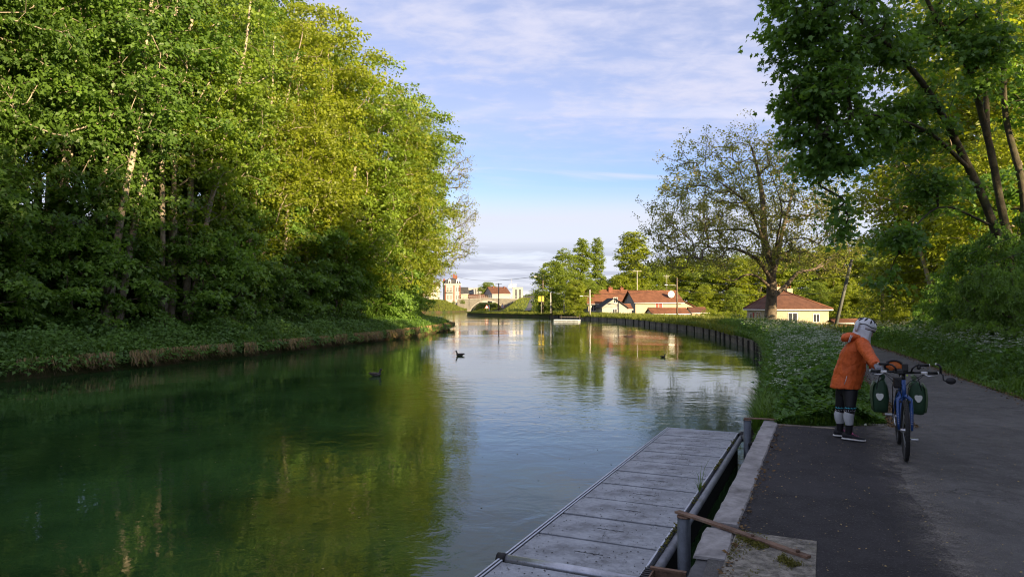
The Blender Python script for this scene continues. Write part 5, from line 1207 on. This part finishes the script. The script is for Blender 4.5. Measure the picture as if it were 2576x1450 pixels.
# ------------------------------------------------------------------ houses, bridge, poles
def roof_mat(name, a, b, scale=1.0):
    t = NT(name); c = t.coord('Object')
    n1 = t.noise(c, 1.2, 5, .65); n2 = t.noise(c, 14, 3, .7)
    col = t.mix(t.ramp(t.m('ADD', t.m('MULTIPLY', n1, .5), t.m('MULTIPLY', n2, .5)), .36, .64), a, b)
    t.set(Base_Color=col, Roughness=.9, Specular_IOR_Level=.2); t.bump(n2, .02); return t.mat
M_tile = roof_mat('red_clay_tiles', (.115, .050, .030), (.20, .090, .052)); M_tile2 = roof_mat('brown_clay_tiles', (.085, .042, .030), (.15, .072, .048)); M_slate = roof_mat('slate', (.035, .037, .042), (.085, .085, .09))
M_cream = plain('cream_render', (.40, .345, .235), .9, .12, .8, .01, dirt=((.36, .32, .24), .5)); M_whitew = plain('white_render', (.34, .32, .285), .9, .10, .8, .01, dirt=((.37, .35, .31), .4)); M_greyw = plain('grey_stone_and_gable_shade', (.30, .29, .275), .9, .2, 1.5, .02)
M_brick = plain('red_brick_trim', (.17, .065, .042), .9, .3, 4, .01); M_glass = plain('dark_window_glass', (.03, .035, .045), .08, .3, 1.5, 0, spec=.6); M_frame = plain('white_frame', (.66, .66, .64), .6, .08, 6)
M_redsh = plain('red_shutter', (.30, .035, .02), .6, .2, 8); M_pole = plain('wood_pole', (.12, .09, .065), .85, .35, 5, .01); M_cpole = plain('concrete_pole', (.36, .35, .33), .85, .2, 4, .01); M_wire = plain('black_wire', (.02, .02, .022), .6, .1, 4)
def roof_slope(a, b, c, d, th, course, parent, mat, name='roof_slope'):
    """Courses of tiles stepping up from the eave a-b to the ridge d-c; every course overlaps the one below."""
    a, b, c, d = map(Vector, (a, b, c, d)); L = ((d - a).length + (c - b).length) / 2; n = max(2, int(L / course)); m = MB()
    nr = (b - a).cross(d - a).normalized()
    if nr.z < 0: nr = -nr
    for i in range(n):
        u0, u1 = i / n, min(1.0, (i + 1.18) / n)
        p = [a.lerp(d, u0), b.lerp(c, u0), b.lerp(c, u1), a.lerp(d, u1)]; lo = nr * (th * .2); hi = nr * th
        v = [p[0] - nr * th * .6, p[1] - nr * th * .6, p[2] - nr * th * .6, p[3] - nr * th * .6, p[0] + hi, p[1] + hi, p[2] + lo, p[3] + lo]
        m.add([tuple(q) for q in v], [(0, 3, 2, 1), (4, 5, 6, 7), (0, 1, 5, 4), (1, 2, 6, 5), (2, 3, 7, 6), (3, 0, 4, 7)])
    return m.build(name, mat, parent)
def window(parent, x, z, w, h, y, mat_f=M_frame, ny=-1, panes=2, axis='x', glass=M_glass):
    """A framed window let into a wall facing ny; y is the wall face."""
    o = MB(); f = .07; d0, d1 = (y - .05, y + .02) if ny < 0 else (y - .02, y + .05)
    def bx(m, x0, x1, z0, z1, e0, e1):
        if axis == 'x': m.box((x0, e0, z0), (x1, e1, z1))
        else: m.box((e0, x0, z0), (e1, x1, z1))
    bx(o, x - w / 2, x - w / 2 + f, z, z + h, d0, d1); bx(o, x + w / 2 - f, x + w / 2, z, z + h, d0, d1)
    bx(o, x - w / 2 + f, x + w / 2 - f, z, z + f, d0, d1); bx(o, x - w / 2 + f, x + w / 2 - f, z + h - f, z + h, d0, d1)
    for k in range(1, panes): xx = x - w / 2 + w * k / panes; bx(o, xx - .03, xx + .03, z + f, z + h - f, d0 + .003, d1 - .003)
    fr = o.build('window', mat_f, parent); g = MB(); e0, e1 = (y - .022, y + .01) if ny < 0 else (y - .01, y + .022)
    bx(g, x - w / 2 + f, x + w / 2 - f, z + f, z + h - f, e0, e1); g.build('pane', glass, fr); return fr
def gable_house(name, label, x, yb, D, w, dep, eave, ridge, rz, wallm, roofm, course=.32, over=.35, wins=(), zb=None, chim=(), shade_gablem=None, cat='house', rdir='x'):
    """Front-left foot at photo column x and depth D; ridge along local x (or y)."""
    p = P(x, 765, D); z0 = yb; t = thing(name, label, cat, (p.x, D, z0), rz)
    e, r = eave - z0, ridge - z0
    m = MB()
    if rdir == 'x':
        m.box((0, 0, -.5), (w, dep, e)); m.add([(0, 0, e), (0, dep, e), (0, dep / 2, r - .05), (w, 0, e), (w, dep, e), (w, dep / 2, r - .05)], [(0, 2, 1), (3, 4, 5), (0, 3, 5, 2), (1, 2, 5, 4)]); m.build('wall', wallm, t)
        if shade_gablem: MB().add([(-.012, -.0, -.5), (-.012, dep, -.5), (-.012, dep, e), (-.012, dep / 2, r - .08), (-.012, 0, e), (0, 0, -.5), (0, dep, -.5), (0, dep, e), (0, dep / 2, r - .08), (0, 0, e)], [(0, 4, 3, 2, 1), (0, 1, 6, 5), (0, 5, 9, 4)]).build('gable_wall', shade_gablem, t)  # left gable panel in grey: its shade is put into the wall colour
        sl = (r - e) / (dep / 2); o = over
        roof_slope((-o, -o, e - sl * o + .05), (w + o, -o, e - sl * o + .05), (w + o, dep / 2, r + .05), (-o, dep / 2, r + .05), .06, course, t, roofm, 'roof')
        roof_slope((-o, dep + o, e - sl * o + .05), (w + o, dep + o, e - sl * o + .05), (w + o, dep / 2, r + .05), (-o, dep / 2, r + .05), .06, course, t, roofm, 'roof')
        MB().tube([(-o - .02, dep / 2, r + .09), (w + o + .02, dep / 2, r + .09)], .11, 8).build('ridge_tiles', roofm, t)
        MB().tube([(-o, -o - .06, e - sl * o - .03), (w + o, -o - .06, e - sl * o - .03)], .07, 6).build('gutter', M_frame, t)
    else:
        m.box((0, 0, -.5), (w, dep, e)); m.add([(0, 0, e), (w, 0, e), (w / 2, 0, r - .05), (0, dep, e), (w, dep, e), (w / 2, dep, r - .05)], [(0, 1, 2), (3, 5, 4), (0, 2, 5, 3), (1, 4, 5, 2)]); m.build('wall', wallm, t)
        sl = (r - e) / (w / 2); o = over
        roof_slope((-o, dep + o, e - sl * o + .05), (-o, -o, e - sl * o + .05), (w / 2, -o, r + .05), (w / 2, dep + o, r + .05), .06, course, t, roofm, 'roof')
        roof_slope((w + o, dep + o, e - sl * o + .05), (w + o, -o, e - sl * o + .05), (w / 2, -o, r + .05), (w / 2, dep + o, r + .05), .06, course, t, roofm, 'roof')
    for kx, kz, kw, kh, mat_ in wins:
        fr = window(t, kx, kz, kw, kh, 0.0, panes=2)
        if mat_ is not None: fr.children[0].data.materials[0] = mat_
    for cx_, cy_, cw, ch in chim:
        c_ = MB().box((cx_ - cw / 2, cy_ - cw / 2, e), (cx_ + cw / 2, cy_ + cw / 2, r + ch)).box((cx_ - cw / 2 - .06, cy_ - cw / 2 - .06, r + ch), (cx_ + cw / 2 + .06, cy_ + cw / 2 + .06, r + ch + .1)).build('chimney', M_brick if wallm is not M_cream else M_brick, t)
        MB().tube([(cx_, cy_, r + ch + .1), (cx_, cy_, r + ch + .4)], .1, 8).build('chimney_pot', M_tile, c_)
    return t
def zat(y, D): return P(1287, y, D).z
rzA = math.radians(8.9)
D = 122.0
t = gable_house('cream_house', 'cream house with red tiled roof, red shutter and satellite dish', 1598, zat(795, D), D, 8.5, 6.2, zat(757.5, D), zat(731, D), rzA, M_cream, M_tile, .34, .4, [(4.3, 2.0 - .9, 1.4, 1.4, M_redsh)], shade_gablem=M_greyw)
MB().tube([(7.0, 3.0, 4.3), (7.0, 3.0, 7.6)], .03, 5).box((6.3, 2.97, 7.3), (7.7, 3.03, 7.36)).box((6.6, 2.97, 7.0), (7.4, 3.03, 7.05)).build('aerial', M_cpole, t)
dish = MB().loft([[(6.9 + r * math.cos(2 * math.pi * k / 16), .9 - dd, 3.9 + r * math.sin(2 * math.pi * k / 16)) for k in range(16)] for r, dd in ((.03, .0), (.30, .02), (.48, .10), (.62, .22))] + [[(6.9 + r * math.cos(2 * math.pi * k / 16), .9 - dd, 3.9 + r * math.sin(2 * math.pi * k / 16)) for k in range(16)] for r, dd in ((.62, .25), (.3, .06))]).tube([(6.9, .9, 3.9), (7.0, 1.5, 3.6)], .04, 6); dish.build('satellite_dish', M_frame, t)
ax_ = MB().box((8.5, .6, -.5), (11.0, 4.6, 1.75)); ax_.add([(8.5, .6, 1.75), (11.0, .6, 1.75), (8.5, .6, 2.75), (8.5, 4.6, 1.75), (11.0, 4.6, 1.75), (8.5, 4.6, 2.75)], [(0, 1, 2), (3, 5, 4), (1, 4, 5, 2)]); ax_.build('annex_wall', M_cream, t)
roof_slope((11.35, 4.9, 1.72), (11.35, .25, 1.72), (8.5, .25, 2.95), (8.5, 4.9, 2.95), .06, .34, t, M_tile, 'annex_roof')
D = 131.0
gable_house('long_house', 'long red roofed house behind the small white gable house', 1480, zat(793, D), D, 8.4, 6.8, zat(761, D), zat(729.5, D), rzA, M_cream, M_tile, .34, .4, [(1.0, .8, 1.0, 1.2, None)], chim=((5.2, 3.2, .8, .55), (7.6, 3.4, .6, .5)), shade_gablem=M_greyw)
D = 117.0
gable_house('small_white_house', 'small white gable house with dark slate roof between the red roofs', 1514, zat(797, D), D, 4.3, 4.5, zat(772, D), zat(750, D), math.radians(6), M_whitew, M_slate, .3, .3, [(2.35, 2.35, .75, 1.0, None), (2.2, .55, .8, .9, None)], rdir='y', chim=((3.2, 2.2, .4, -.1),))
gable_house('lean_shed', 'little lean-to shed with red roof beside the white gable house', 1560, zat(796, 118), 118, 2.0, 2.4, zat(776, 118), zat(766, 118), rzA, M_whitew, M_tile, .34, .2)
D = 112.0
gable_house('tiled_shed', 'low red tiled shed in front of the cream house', 1640, zat(800, D), D, 6.2, 3.0, zat(787.5, D), zat(776, D), rzA, M_cream, M_tile, .3, .2)
gable_house('tiled_shed', 'farther low red tiled shed at the garden end', 1740, zat(798, 116), 116, 2.8, 3.0, zat(785, 116), zat(774.5, 116), rzA, M_cream, M_tile2, .3, .2)

def bungalow():
    D = 90.0; p = P(1929, 765, D); z0 = -1.5; rz = math.radians(4); t = thing('bungalow', 'cream bungalow with brown hipped roof behind the walnut', 'house', (p.x, D, z0), rz)
    w, dep = 8.3, 6.4; e = zat(777, D) - z0; r = zat(732.5, D + 3) - z0
    MB().box((0, 0, -.5), (w, dep, e)).build('wall', M_cream, t)
    o = .40; R0, R1 = (2.5, dep / 2, r), (3.8, dep / 2, r)
    a, b, c, d = (-o, -o, e), (w + o, -o, e), (w + o, dep + o, e), (-o, dep + o, e)
    roof_slope(a, b, R1, R0, .05, .33, t, M_tile2, 'roof'); roof_slope(c, d, R0, R1, .05, .33, t, M_tile2, 'roof')
    roof_slope(d, a, R0, R0, .05, .33, t, M_tile2, 'roof'); roof_slope(b, c, R1, R1, .05, .33, t, M_tile2, 'roof')
    for s_, e_ in ((a, R0), (b, R1), (R0, R1), (d, R0)): MB().tube([(s_[0], s_[1], s_[2] + .06), (e_[0], e_[1], e_[2] + .08)], .10, 7).build('ridge_tiles', M_tile, t)
    MB().box((-o, -o - .03, e - .16), (w + o, -o + .03, e - .02)).box((-o - .03, -o + .032, e - .16), (-o + .03, dep + o, e - .02)).build('fascia', M_frame, t)
    window(t, 3.4, .95, 1.3, 1.25, 0.0); window(t, 6.6, .95, .9, 1.1, 0.0)
    window(t, 2.6, .3, 1.5, 2.0, 0.0, axis='y'); MB().box((-.06, 4.0, .2), (-.001, 4.4, 2.2)).build('shutter', M_redsh, t); window(t, 5.0, .9, .9, 1.2, 0.0, axis='y')
    for x_, h in ((3.0, .60), (4.5, .40)):
        c_ = MB().box((x_ - .38, dep / 2 - .3, r - 1.4), (x_ + .38, dep / 2 + .3, r + h)).build('chimney', M_cream, t)
        for q_ in (-.18, .18): MB().tube([(x_ + q_, dep / 2, r + h), (x_ + q_, dep / 2, r + h + .38)], .10, 8).build('chimney_pot', M_tile, c_)
    MB().tube([(.15, -.08, -.4), (.15, -.08, e - .2)], .05, 6).build('downpipe', M_frame, t)
bungalow()
gable_house('garden_shed', 'low garden shed roof behind the cyclist', 2100, zat(816, 62), 62, 2.8, 2.0, zat(811, 62), zat(806, 62), math.radians(-8), plain('brown_boards', (.16, .08, .05), .9, .3, 3), M_tile2, .3, .15)

# --- the town at the bridge
D = 268.0
def town_box(name, label, x0, x1, ytop, ybase, D, dep, wallm, cat='building', rz=0.0):
    a = P(x0, 765, D); b = P(x1, 765, D); z0 = zat(ybase, D); t = thing(name, label, cat, (a.x, D, z0), rz); w = b.x - a.x; h = zat(ytop, D) - z0
    MB().box((0, 0, -3), (w, dep, h)).build('wall', wallm, t); return t, w, h
def tall_house():
    t, w, h = town_box('town_house', 'tall white town house with red brick corners, dormers and a mansard roof', 1118.5, 1158, 714, 757, D, 9, M_whitew, 'house', math.radians(10))
    R = [[(-.3, -.3, h), (w + .3, -.3, h), (w + .3, 9.3, h), (-.3, 9.3, h)], [(.7, .7, h + 1.7), (w - .7, .7, h + 1.7), (w - .7, 8.3, h + 1.7), (.7, 8.3, h + 1.7)], [(2.4, 3.4, h + 2.5), (w - 2.4, 3.4, h + 2.5), (w - 2.4, 5.6, h + 2.5), (2.4, 5.6, h + 2.5)]]
    MB().loft(R, smooth=False).build('roof', M_slate, t)
    MB().box((-.35, -.35, h - .25), (w + .35, -.02, h)).build('cornice', M_frame, t)
    for x in (.25, 3.55, w - .22): MB().box((x - .22, -.06, 0), (x + .22, .0, h - .25)).build('brick_corner', M_brick, t)
    for z in (.5, 3.6):
        for x in (1.2, 2.4, 4.5, 5.4): window(t, x, z, .65, 2.0, 0.0)
    MB().box((.6, -.9, 3.25), (3.3, -.01, 3.4)).build('balcony', M_greyw, t); rl = MB().box((.6, -.9, 4.1), (3.3, -.86, 4.16))
    for i in range(12): rl.box((.62 + i * .24, -.89, 3.4), (.66 + i * .24, -.87, 4.1))
    rl.build('balcony_rail', M_wire, t)
    for x in (1.9, 4.9):
        d_ = MB().box((x - .5, -.05, h + .1), (x + .5, 1.2, h + 1.5)); d_.add([(x - .6, -.1, h + 1.5), (x + .6, -.1, h + 1.5), (x, -.1, h + 2.0), (x - .6, 1.6, h + 1.5), (x + .6, 1.6, h + 1.5), (x, 1.6, h + 2.0)], [(0, 1, 2), (3, 5, 4), (0, 2, 5, 3), (1, 4, 5, 2)]); do = d_.build('dormer', M_frame, t)
        MB().box((x - .28, -.07, h + .3), (x + .28, -.04, h + 1.3)).build('pane', M_glass, do)
    for x, y_, zt in ((w - 2.2, 4.5, 4.4), (w - 1.3, 4.5, 3.9), (.1, 5, 2.5)):
        c_ = MB().box((x - .45, y_ - .3, h), (x + .45, y_ + .3, h + zt - .4)).build('chimney', M_brick, t)
        MB().tube([(x, y_, h + zt - .4), (x, y_, h + zt)], .16, 8).build('chimney_pot', M_tile, c_)
tall_house()
gable_house('cream_gable_house', 'cream gable house left of the tall town house', 1063, zat(762, D), D - 3, 6.5, 8, zat(719, D), zat(710, D), math.radians(10), M_whitew, M_tile2, .4, .25, shade_gablem=M_greyw, wins=[(1.5, 1, .9, 1.5, None), (4.8, 4.0, .8, 1.2, None)])
gable_house('dark_roof_house', 'dark roofed house right of the tall town house', 1159, zat(758, D), D + 2, 3.0, 7, zat(738, D), zat(722, D), math.radians(10), M_cream, M_slate, .4, .25, wins=[(.8, .4, .6, 1.4, None), (2.0, .4, .6, 1.4, None)])
gable_house('grey_roof_house', 'low grey house with brown roof beside the bridge', 1180, zat(757, 262), 262, 7.0, 6, zat(751, 262), zat(740.5, 262), math.radians(8), M_greyw, M_tile2, .4, .25)
t, w, h = town_box('modern_block', 'white modern block with terraces behind the roofs', 1173, 1190, 724, 745, 330, 8, M_whitew)
for z in (.8, 2.3): window(t, w * .55, z, w * .7, .9, 0.0, panes=4)
t, w, h = town_box('office_block', 'grey office block with tall window bays behind the bridge', 1193, 1214, 723, 745, 320, 10, M_greyw)
for k in range(5): window(t, w * (.12 + .19 * k), .6, .55, h - 1.0, 0.0, panes=1)
D2 = 262.0
gable_house('brown_roof_house', 'large house with brown tiled roof and grey gable by the bridge', 1238, zat(757, D2), D2, 7.4, 8.5, zat(738, D2), zat(721.5, D2), math.radians(24), M_whitew, M_tile2, .4, .3, chim=((2.0, 4.0, .5, .3), (6.4, 3.6, .4, .2)), shade_gablem=M_greyw, wins=[(1.2, .5, .6, .8, None), (2.6, .5, .6, .8, None), (5.0, .5, .6, .8, None), (6.4, .5, .6, .8, None)])
t, w, h = town_box('window_block', 'white block with two tall window bays right of the brown roof', 1289, 1315, 722, 757, 272, 8, M_whitew)
for x in (1.3, 2.9): window(t, x * w / 4.07, .8, .95, h - 1.5, 0.0, panes=2)
MB().box((-1.6, 1, h - .2), (1.4, 4, h + .8)).tube([(-.8, 2, h + .5), (-.8, 2, h + 1.3)], .6, 10).tube([(.5, 2, h + .8), (.5, 2, h + 1.2)], [.9, 1.1], 12).build('roof_plant', M_frame, t)
MB().tube([(-.5, 2, h + 1), (-.5, 2, h + 3.5)], .05, 5).build('mast', M_cpole, t)
gable_house('low_house', 'low grey house right of the window block', 1318, zat(758, 285), 285, 4.2, 5, zat(751, 285), zat(745, 285), 0, M_greyw, M_slate, .4, .2)
gable_house('white_end_house', 'white house half hidden by the leaves at the end of the wood', 1040, zat(764, 262), 262, 4.0, 7, zat(745, 262), zat(735, 262), math.radians(10), M_whitew, M_tile2, .4, .25)
w_ = thing('stone_wall', 'broken pale stone wall below the cream gable house', 'wall', P(1045, 765, 250)); w_.location.z = 2.3
MB().box((0, 0, -2), (5.5, .4, 1.3)).build('wall', M_greyw, w_)
def bridge():
    D = 250.0; a = P(1150, 765, D); b = P(1318, 765, D); zd = zat(753, D); t = thing('arch_bridge', 'low stone arch road bridge over the canal', 'bridge', (a.x, D, 0)); w = b.x - a.x
    sx = P(1180, 765, D).x - a.x; ex = P(1272, 765, D).x - a.x; cz = zd - .45; sz = -1.2; n = 20
    arc = [(sx + (ex - sx) * i / n, sz + (cz - sz) * math.sin(math.pi * i / n) ** .62) for i in range(n + 1)]
    m = MB(); top = zd
    for y0, y1 in ((0, .5), (5.0, 5.5)):
        m = MB(); poly = [(0, -3), (sx, -3)] + arc + [(ex, -3), (w, -3), (w, top), (w * .5, top + .35), (0, top)]
        nn = len(poly)
        # face built column by column so that it stays clean
        cols = sorted(set([0, sx, ex, w, w * .5] + [p[0] for p in arc]))
        def low(x):
            if x <= sx or x >= ex: return -3
            return sz + (cz - sz) * math.sin(math.pi * (x - sx) / (ex - sx)) ** .62
        def hi(x): return top + .35 * math.sin(math.pi * x / w)
        for i in range(len(cols) - 1):
            x0, x1 = cols[i], cols[i + 1]; l0 = low(x0 + 1e-4) if x0 >= sx - 1e-6 and x0 < ex else -3; l1 = low(x1 - 1e-4) if x1 <= ex + 1e-6 and x1 > sx else -3
            v = [(x0, y0, l0), (x1, y0, l1), (x1, y0, hi(x1)), (x0, y0, hi(x0)), (x0, y1, l0), (x1, y1, l1), (x1, y1, hi(x1)), (x0, y1, hi(x0))]
            m.add(v, [(0, 1, 2, 3), (7, 6, 5, 4), (0, 4, 5, 1), (3, 2, 6, 7)])
        m.build('arch_wall', plain('bridge_stone', (.16, .15, .13), .9, .25, 1.2, .03), t)
    MB().loft([[(x, .01 if k in (0, 3) else 5.49, z + (0 if k < 2 else .25)) for k in range(4)] for x, z in arc], smooth=False).build('vault', M_greyw, t)
    ar = MB().loft([[(x, -.10, z - .02), (x, .05, z - .02), (x, .05, z + .38), (x, -.10, z + .38)] for x, z in arc], smooth=False); ar.build('arch_ring', plain('pale_arch_stone', (.26, .245, .22), .9, .2, 1.2, .02), t)
    MB().loft([[(w * u, -.15, top + .35 * math.sin(math.pi * u) + dz) for dz in (0, .22)] + [(w * u, 5.65, top + .35 * math.sin(math.pi * u) + dz) for dz in (.22, 0)] for u in [i / 12 for i in range(13)]], smooth=False).build('deck', M_greyw, t)
    rl = MB()
    for i in range(33):
        u = i / 32; z = top + .35 * math.sin(math.pi * u) + .22; rl.tube([(w * u, -.05, z), (w * u, -.05, z + .95)], .03, 4)
    for dz in (.5, .95): rl.tube([(w * i / 12, -.05, top + .35 * math.sin(math.pi * i / 12) + .22 + dz) for i in range(13)], .03, 5)
    rl.build('railing', M_cpole, t)
bridge()
# grass ramp and road up to the bridge
def ramp():
    D0, D1 = 175.0, 268.0; V = []; ys = np.linspace(D0, D1, 16); us = np.linspace(0, 1, 12)
    for y in ys:
        k = (y - D0) / (D1 - D0); cx_ = P(1300, 765, y).x + 4 * k; h = .2 + 3.6 * ss(k, 0, .85)
        for u in us: V.append((cx_ - 9 + 26 * u, y, -1.5 + (h + 1.5) * float(ss(u, 0, .3) * (1 - ss(u, .62, 1.0)))))
    i = np.arange(16 * 12).reshape(16, 12); q = np.stack([i[:-1, :-1], i[:-1, 1:], i[1:, 1:], i[1:, :-1]], -1).reshape(-1, 4)
    tag(link('road_embankment', np_mesh('road_embankment', V, q, smooth=True), mat=plain('embankment_turf', (.10, .150, .030), .95, .35, 1.2, .05)), 'green embankment carrying the road up to the bridge', kind='structure')
    V = []
    for y in ys:
        k = (y - D0) / (D1 - D0); cx_ = P(1300, 765, y).x + 4 * k; h = .2 + 3.6 * ss(k, 0, .85)
        for u in (.42, .47): V.append((cx_ - 9 + 26 * u, y, h + .06))
    i = np.arange(32).reshape(16, 2); q = np.stack([i[:-1, 0], i[:-1, 1], i[1:, 1], i[1:, 0]], -1)
    tag(link('bridge_road', np_mesh('bridge_road', V, q), mat=path_mat), 'asphalt road climbing the embankment to the bridge', kind='structure')
ramp()
n = 9000; yy = GR.uniform(176, 266, n); k = (yy - 175) / 93; u = GR.uniform(.02, .98, n); keep = (u < .41) | (u > .48); yy, k, u = yy[keep], k[keep], u[keep]; n = len(u)
hh = .2 + 3.6 * ss(k, 0, .85); xx = np.array([P(1300, 765, float(q_)).x for q_ in yy]) + 4 * k - 9 + 26 * u
stuff('embankment_grass', blade_mesh('embankment_grass', np.stack([xx, yy, -1.55 + (hh + 1.5) * ss(u, 0, .3) * (1 - ss(u, .62, 1.0))], -1), rnd(n, .3, .8), rnd(n, .05, .10), rnd(n, .1, .9), np.clip(GR.normal(.5, .28, n), 0, 1)), G_far, 'long grass on the bridge embankment')
# --- poles, signs, wires
def pole(label, x, ytop, ybase, D, mat, r=.11, lean=0.0, arm=None, name='utility_pole', bars=()):
    b = P(x, ybase, D); zt = zat(ytop, D); t = thing(name, label, 'pole', (b.x, D, b.z - .4)); h = zt - b.z + .4
    MB().tube([(0, 0, 0), (lean, 0, h)], [r * 1.15, r * .8], 10).build('shaft', mat, t)
    for (dx, hz) in bars: MB().box((min(0, dx), -.04, hz * h - .05), (max(0, dx), .04, hz * h + .05)).build('crossarm', mat, t)
    if arm:
        dx, f = arm; MB().tube([(0, 0, h * f), (dx * .5, 0, h * f + .12), (dx, 0, h * f + .12)], .035, 6).build('lamp_arm', M_cpole, t); MB().box((dx - .05 if dx > 0 else dx - .45, -.1, h * f + .06), (dx + .45 if dx > 0 else dx + .05, .1, h * f + .18), bev=.03).build('lamp_head', M_frame, t)
    return t
D = 60.0
p = P(2098, 822, D); pt = P(2142, 652, D)
pole('leaning grey concrete pole right of the bungalow', 2098, 652, 822, D, plain('weathered_dark_pole', (.10, .105, .10), .85, .25, 4, .01), .14, pt.x - p.x)
pole('dark wooden pole with a small lamp behind the cyclist', 2220, 688, 822, 50, M_pole, .12, 0, (1.0, .86))
pole('wooden pole with lamp arm before the cream house', 1703, 698, 792, 108, M_pole, .13, 0, (-1.5, .80), bars=((1.0, .38), (.8, .5)))
pole('pale concrete pole in front of the long red roof', 1483.5, 728, 786, 112, M_cpole, .12, 0, (-1.2, .72))
pole('thin metal pole behind the long red roof', 1602.5, 680, 760, 140, M_cpole, .08, 0, bars=((-.9, .98), (.9, .98)))
pole('short pale pole with lamp arm left of the red roofs', 1418.5, 738, 781, 124, M_cpole, .11, 0, (-.9, .97))
pole('short grey pole at the foot of the round dark tree', 1384.7, 736, 781, 124, M_cpole, .11)
pole('tall dark pole holding the wire beside the yellow sign', 1365.3, 690, 781, 126, M_pole, .12, 0, (-1.2, .93))
pole('wooden pole standing before the bridge', 1254, 712, 777, 165, M_pole, .14, 0, bars=((-.8, .97), (.8, .97)))
pole('low white marker post before the bridge', 1230, 766, 779, 165, M_frame, .10, name='marker_post')
pole('thin pole on the bridge embankment', 1207, 734, 757, 245, M_cpole, .08, name='lamp_post')
def wire(label, a, b, sag, r=.02):
    a, b = Vector(a), Vector(b); t = MB().tube([a.lerp(b, i / 14) - Vector((0, 0, sag * 4 * (i / 14) * (1 - i / 14))) for i in range(15)], r, 4).build('overhead_wire', M_wire); tag(t, label, 'wire', 'overhead wires')
wire('wire sagging from the town house to the tall dark pole', P(1150, 696, 268), P(1365.3, 692, 126), 1.2, .04)
wire('wire running right from the pole before the cream house', P(1703, 703, 108), P(2142, 690, 60), .8, .025)
wire('lower wire between the cream house pole and the leaning pole', P(1703, 728, 108), P(2120, 735, 60), .5, .02)
wire('wire from leaning pole to the wooden pole behind the cyclist', P(2140, 662, 60), P(2220, 694, 50), .2, .018)
wire('wire from the wooden pole up across the leaning maple', P(2220, 694, 50), P(2640, 560, 16), .25, .010)
wire('lower wire across the leaning maple', P(2220, 720, 50), P(2640, 610, 16), .3, .008)
wire('wire from the pale concrete pole to the cream house pole', P(1483, 736, 112), P(1703, 720, 108), .6, .02)
s_ = P(1361, 785, 118); t = thing('canal_sign', 'yellow sign board with a black middle stripe on a thin post', 'sign', (s_.x, 118, s_.z - .2))
M_yel = plain('yellow_sign', (.55, .42, .05), .6, .05, 6); hh = zat(744.5, 118) - s_.z + .2
MB().tube([(0, 0, 0), (0, 0, hh)], .035, 6).build('post', M_cpole, t); bo = MB().box((-.47, -.05, hh - .95), (.47, -.02, hh), bev=.01).build('board', M_yel, t)
MB().box((-.09, -.058, hh - .95), (.09, -.052, hh)).box((-.47, -.058, hh - .99), (.47, -.052, hh - .92)).build('stripe', M_wire, bo)
for x, lab in ((1263.5, 'red-edged white triangle warning sign before the bridge'), (1224, 'small distant triangle warning sign by the arch')):
    D = 160 if x > 1250 else 175; b = P(x, 781, D); hz = zat(763 if x > 1250 else 766, D) - b.z; t = thing('warning_sign', lab, 'sign', (b.x, D, b.z), 0, 'warning triangles before the bridge')
    MB().tube([(0, .03, 0), (0, .03, hz)], .03, 6).build('post', M_cpole, t)
    tri = lambda s, y, z: [(-s, y, z), (s, y, z), (0, y, z + 1.732 * s)]
    m = MB(); m.add(tri(.55, -.02, hz - .9) + tri(.55, .0, hz - .9), [(0, 1, 2), (5, 4, 3), (0, 3, 4, 1), (1, 4, 5, 2), (2, 5, 3, 0)]); pl = m.build('plate', plain('sign_red', (.45, .05, .04), .6, .1, 5), t)
    m = MB(); m.add(tri(.36, -.026, hz - .80), [(0, 1, 2)]); m.build('face', M_frame, pl); MB().box((-.04, -.032, hz - .68), (.04, -.029, hz - .45)).build('symbol', M_wire, pl)
# white plate on the leaning maple
b = G(2566, 862, .55); t = thing('trail_plate', 'white trail marker plate with red marks at the foot of the leaning maple', 'sign', (b.x - .05, b.y - .45, b.z - .1), math.radians(20))
MB().box((-.09, -.012, 0), (.09, .012, .50), bev=.004).build('plate', M_frame, t); MB().box((-.05, -.016, .16), (.05, -.0125, .19)).box((-.05, -.016, .26), (.05, -.0125, .28)).box((-.02, -.016, .34), (.02, -.0125, .42)).build('marks', plain('dull_red_mark', (.35, .05, .04), .7, .2, 10), t)
MB().tube([(0, .02, -.6), (0, .02, .45)], .025, 6).build('stake', M_pole, t)
# trees about the bridge and on the horizon
bgtree('gA', 1229, 708, 300, 'round tree behind the brown roofed house by the bridge', sx=1.2)
for i, (x, yt, D) in enumerate([(1310, 745, 430), (1322, 742, 420), (1334, 738, 400), (1346, 741, 380), (1357, 732, 330), (1368, 735, 300), (1380, 738, 310)]):
    bgtree('gA', x, yt, D, 'distant tree, %s from the left on the low horizon right of the bridge' % ORD[i], 'distant trees on the horizon', sx=1.8, zb=-.5)
for i in range(5):
    x = 1075 + i * 22; bgtree('bush', x, 752 + (i % 2) * 3, 232 + i * 3, 'bush, %s from the left on the sunlit far bank beside the bridge' % ORD[i], 'bushes on the far bank', sx=1.3, cat='bush', zb=2.2)
for i, (x, yt, D) in enumerate([(1460, 778, 114), (1770, 780, 106), (1795, 770, 108), (1820, 778, 104), (1850, 785, 98), (2160, 775, 70), (2240, 755, 48)]):
    bgtree('bush', x, yt, D, 'yellow-green garden bush, %s from the left between houses and path' % ORD[i], 'garden bushes before the houses', sx=1.1, cat='bush', leafm=L_sun)
for i, (x, yt, D) in enumerate([(1212, 762, 272), (1224, 760, 276), (1238, 762, 272), (1252, 761, 276), (1266, 762, 272)]):
    bgtree('bush', x, yt, D, 'green bush, %s from the left behind the bridge arch' % ORD[i], 'bushes behind the bridge arch', sx=1.6, cat='bush', zb=-.8)
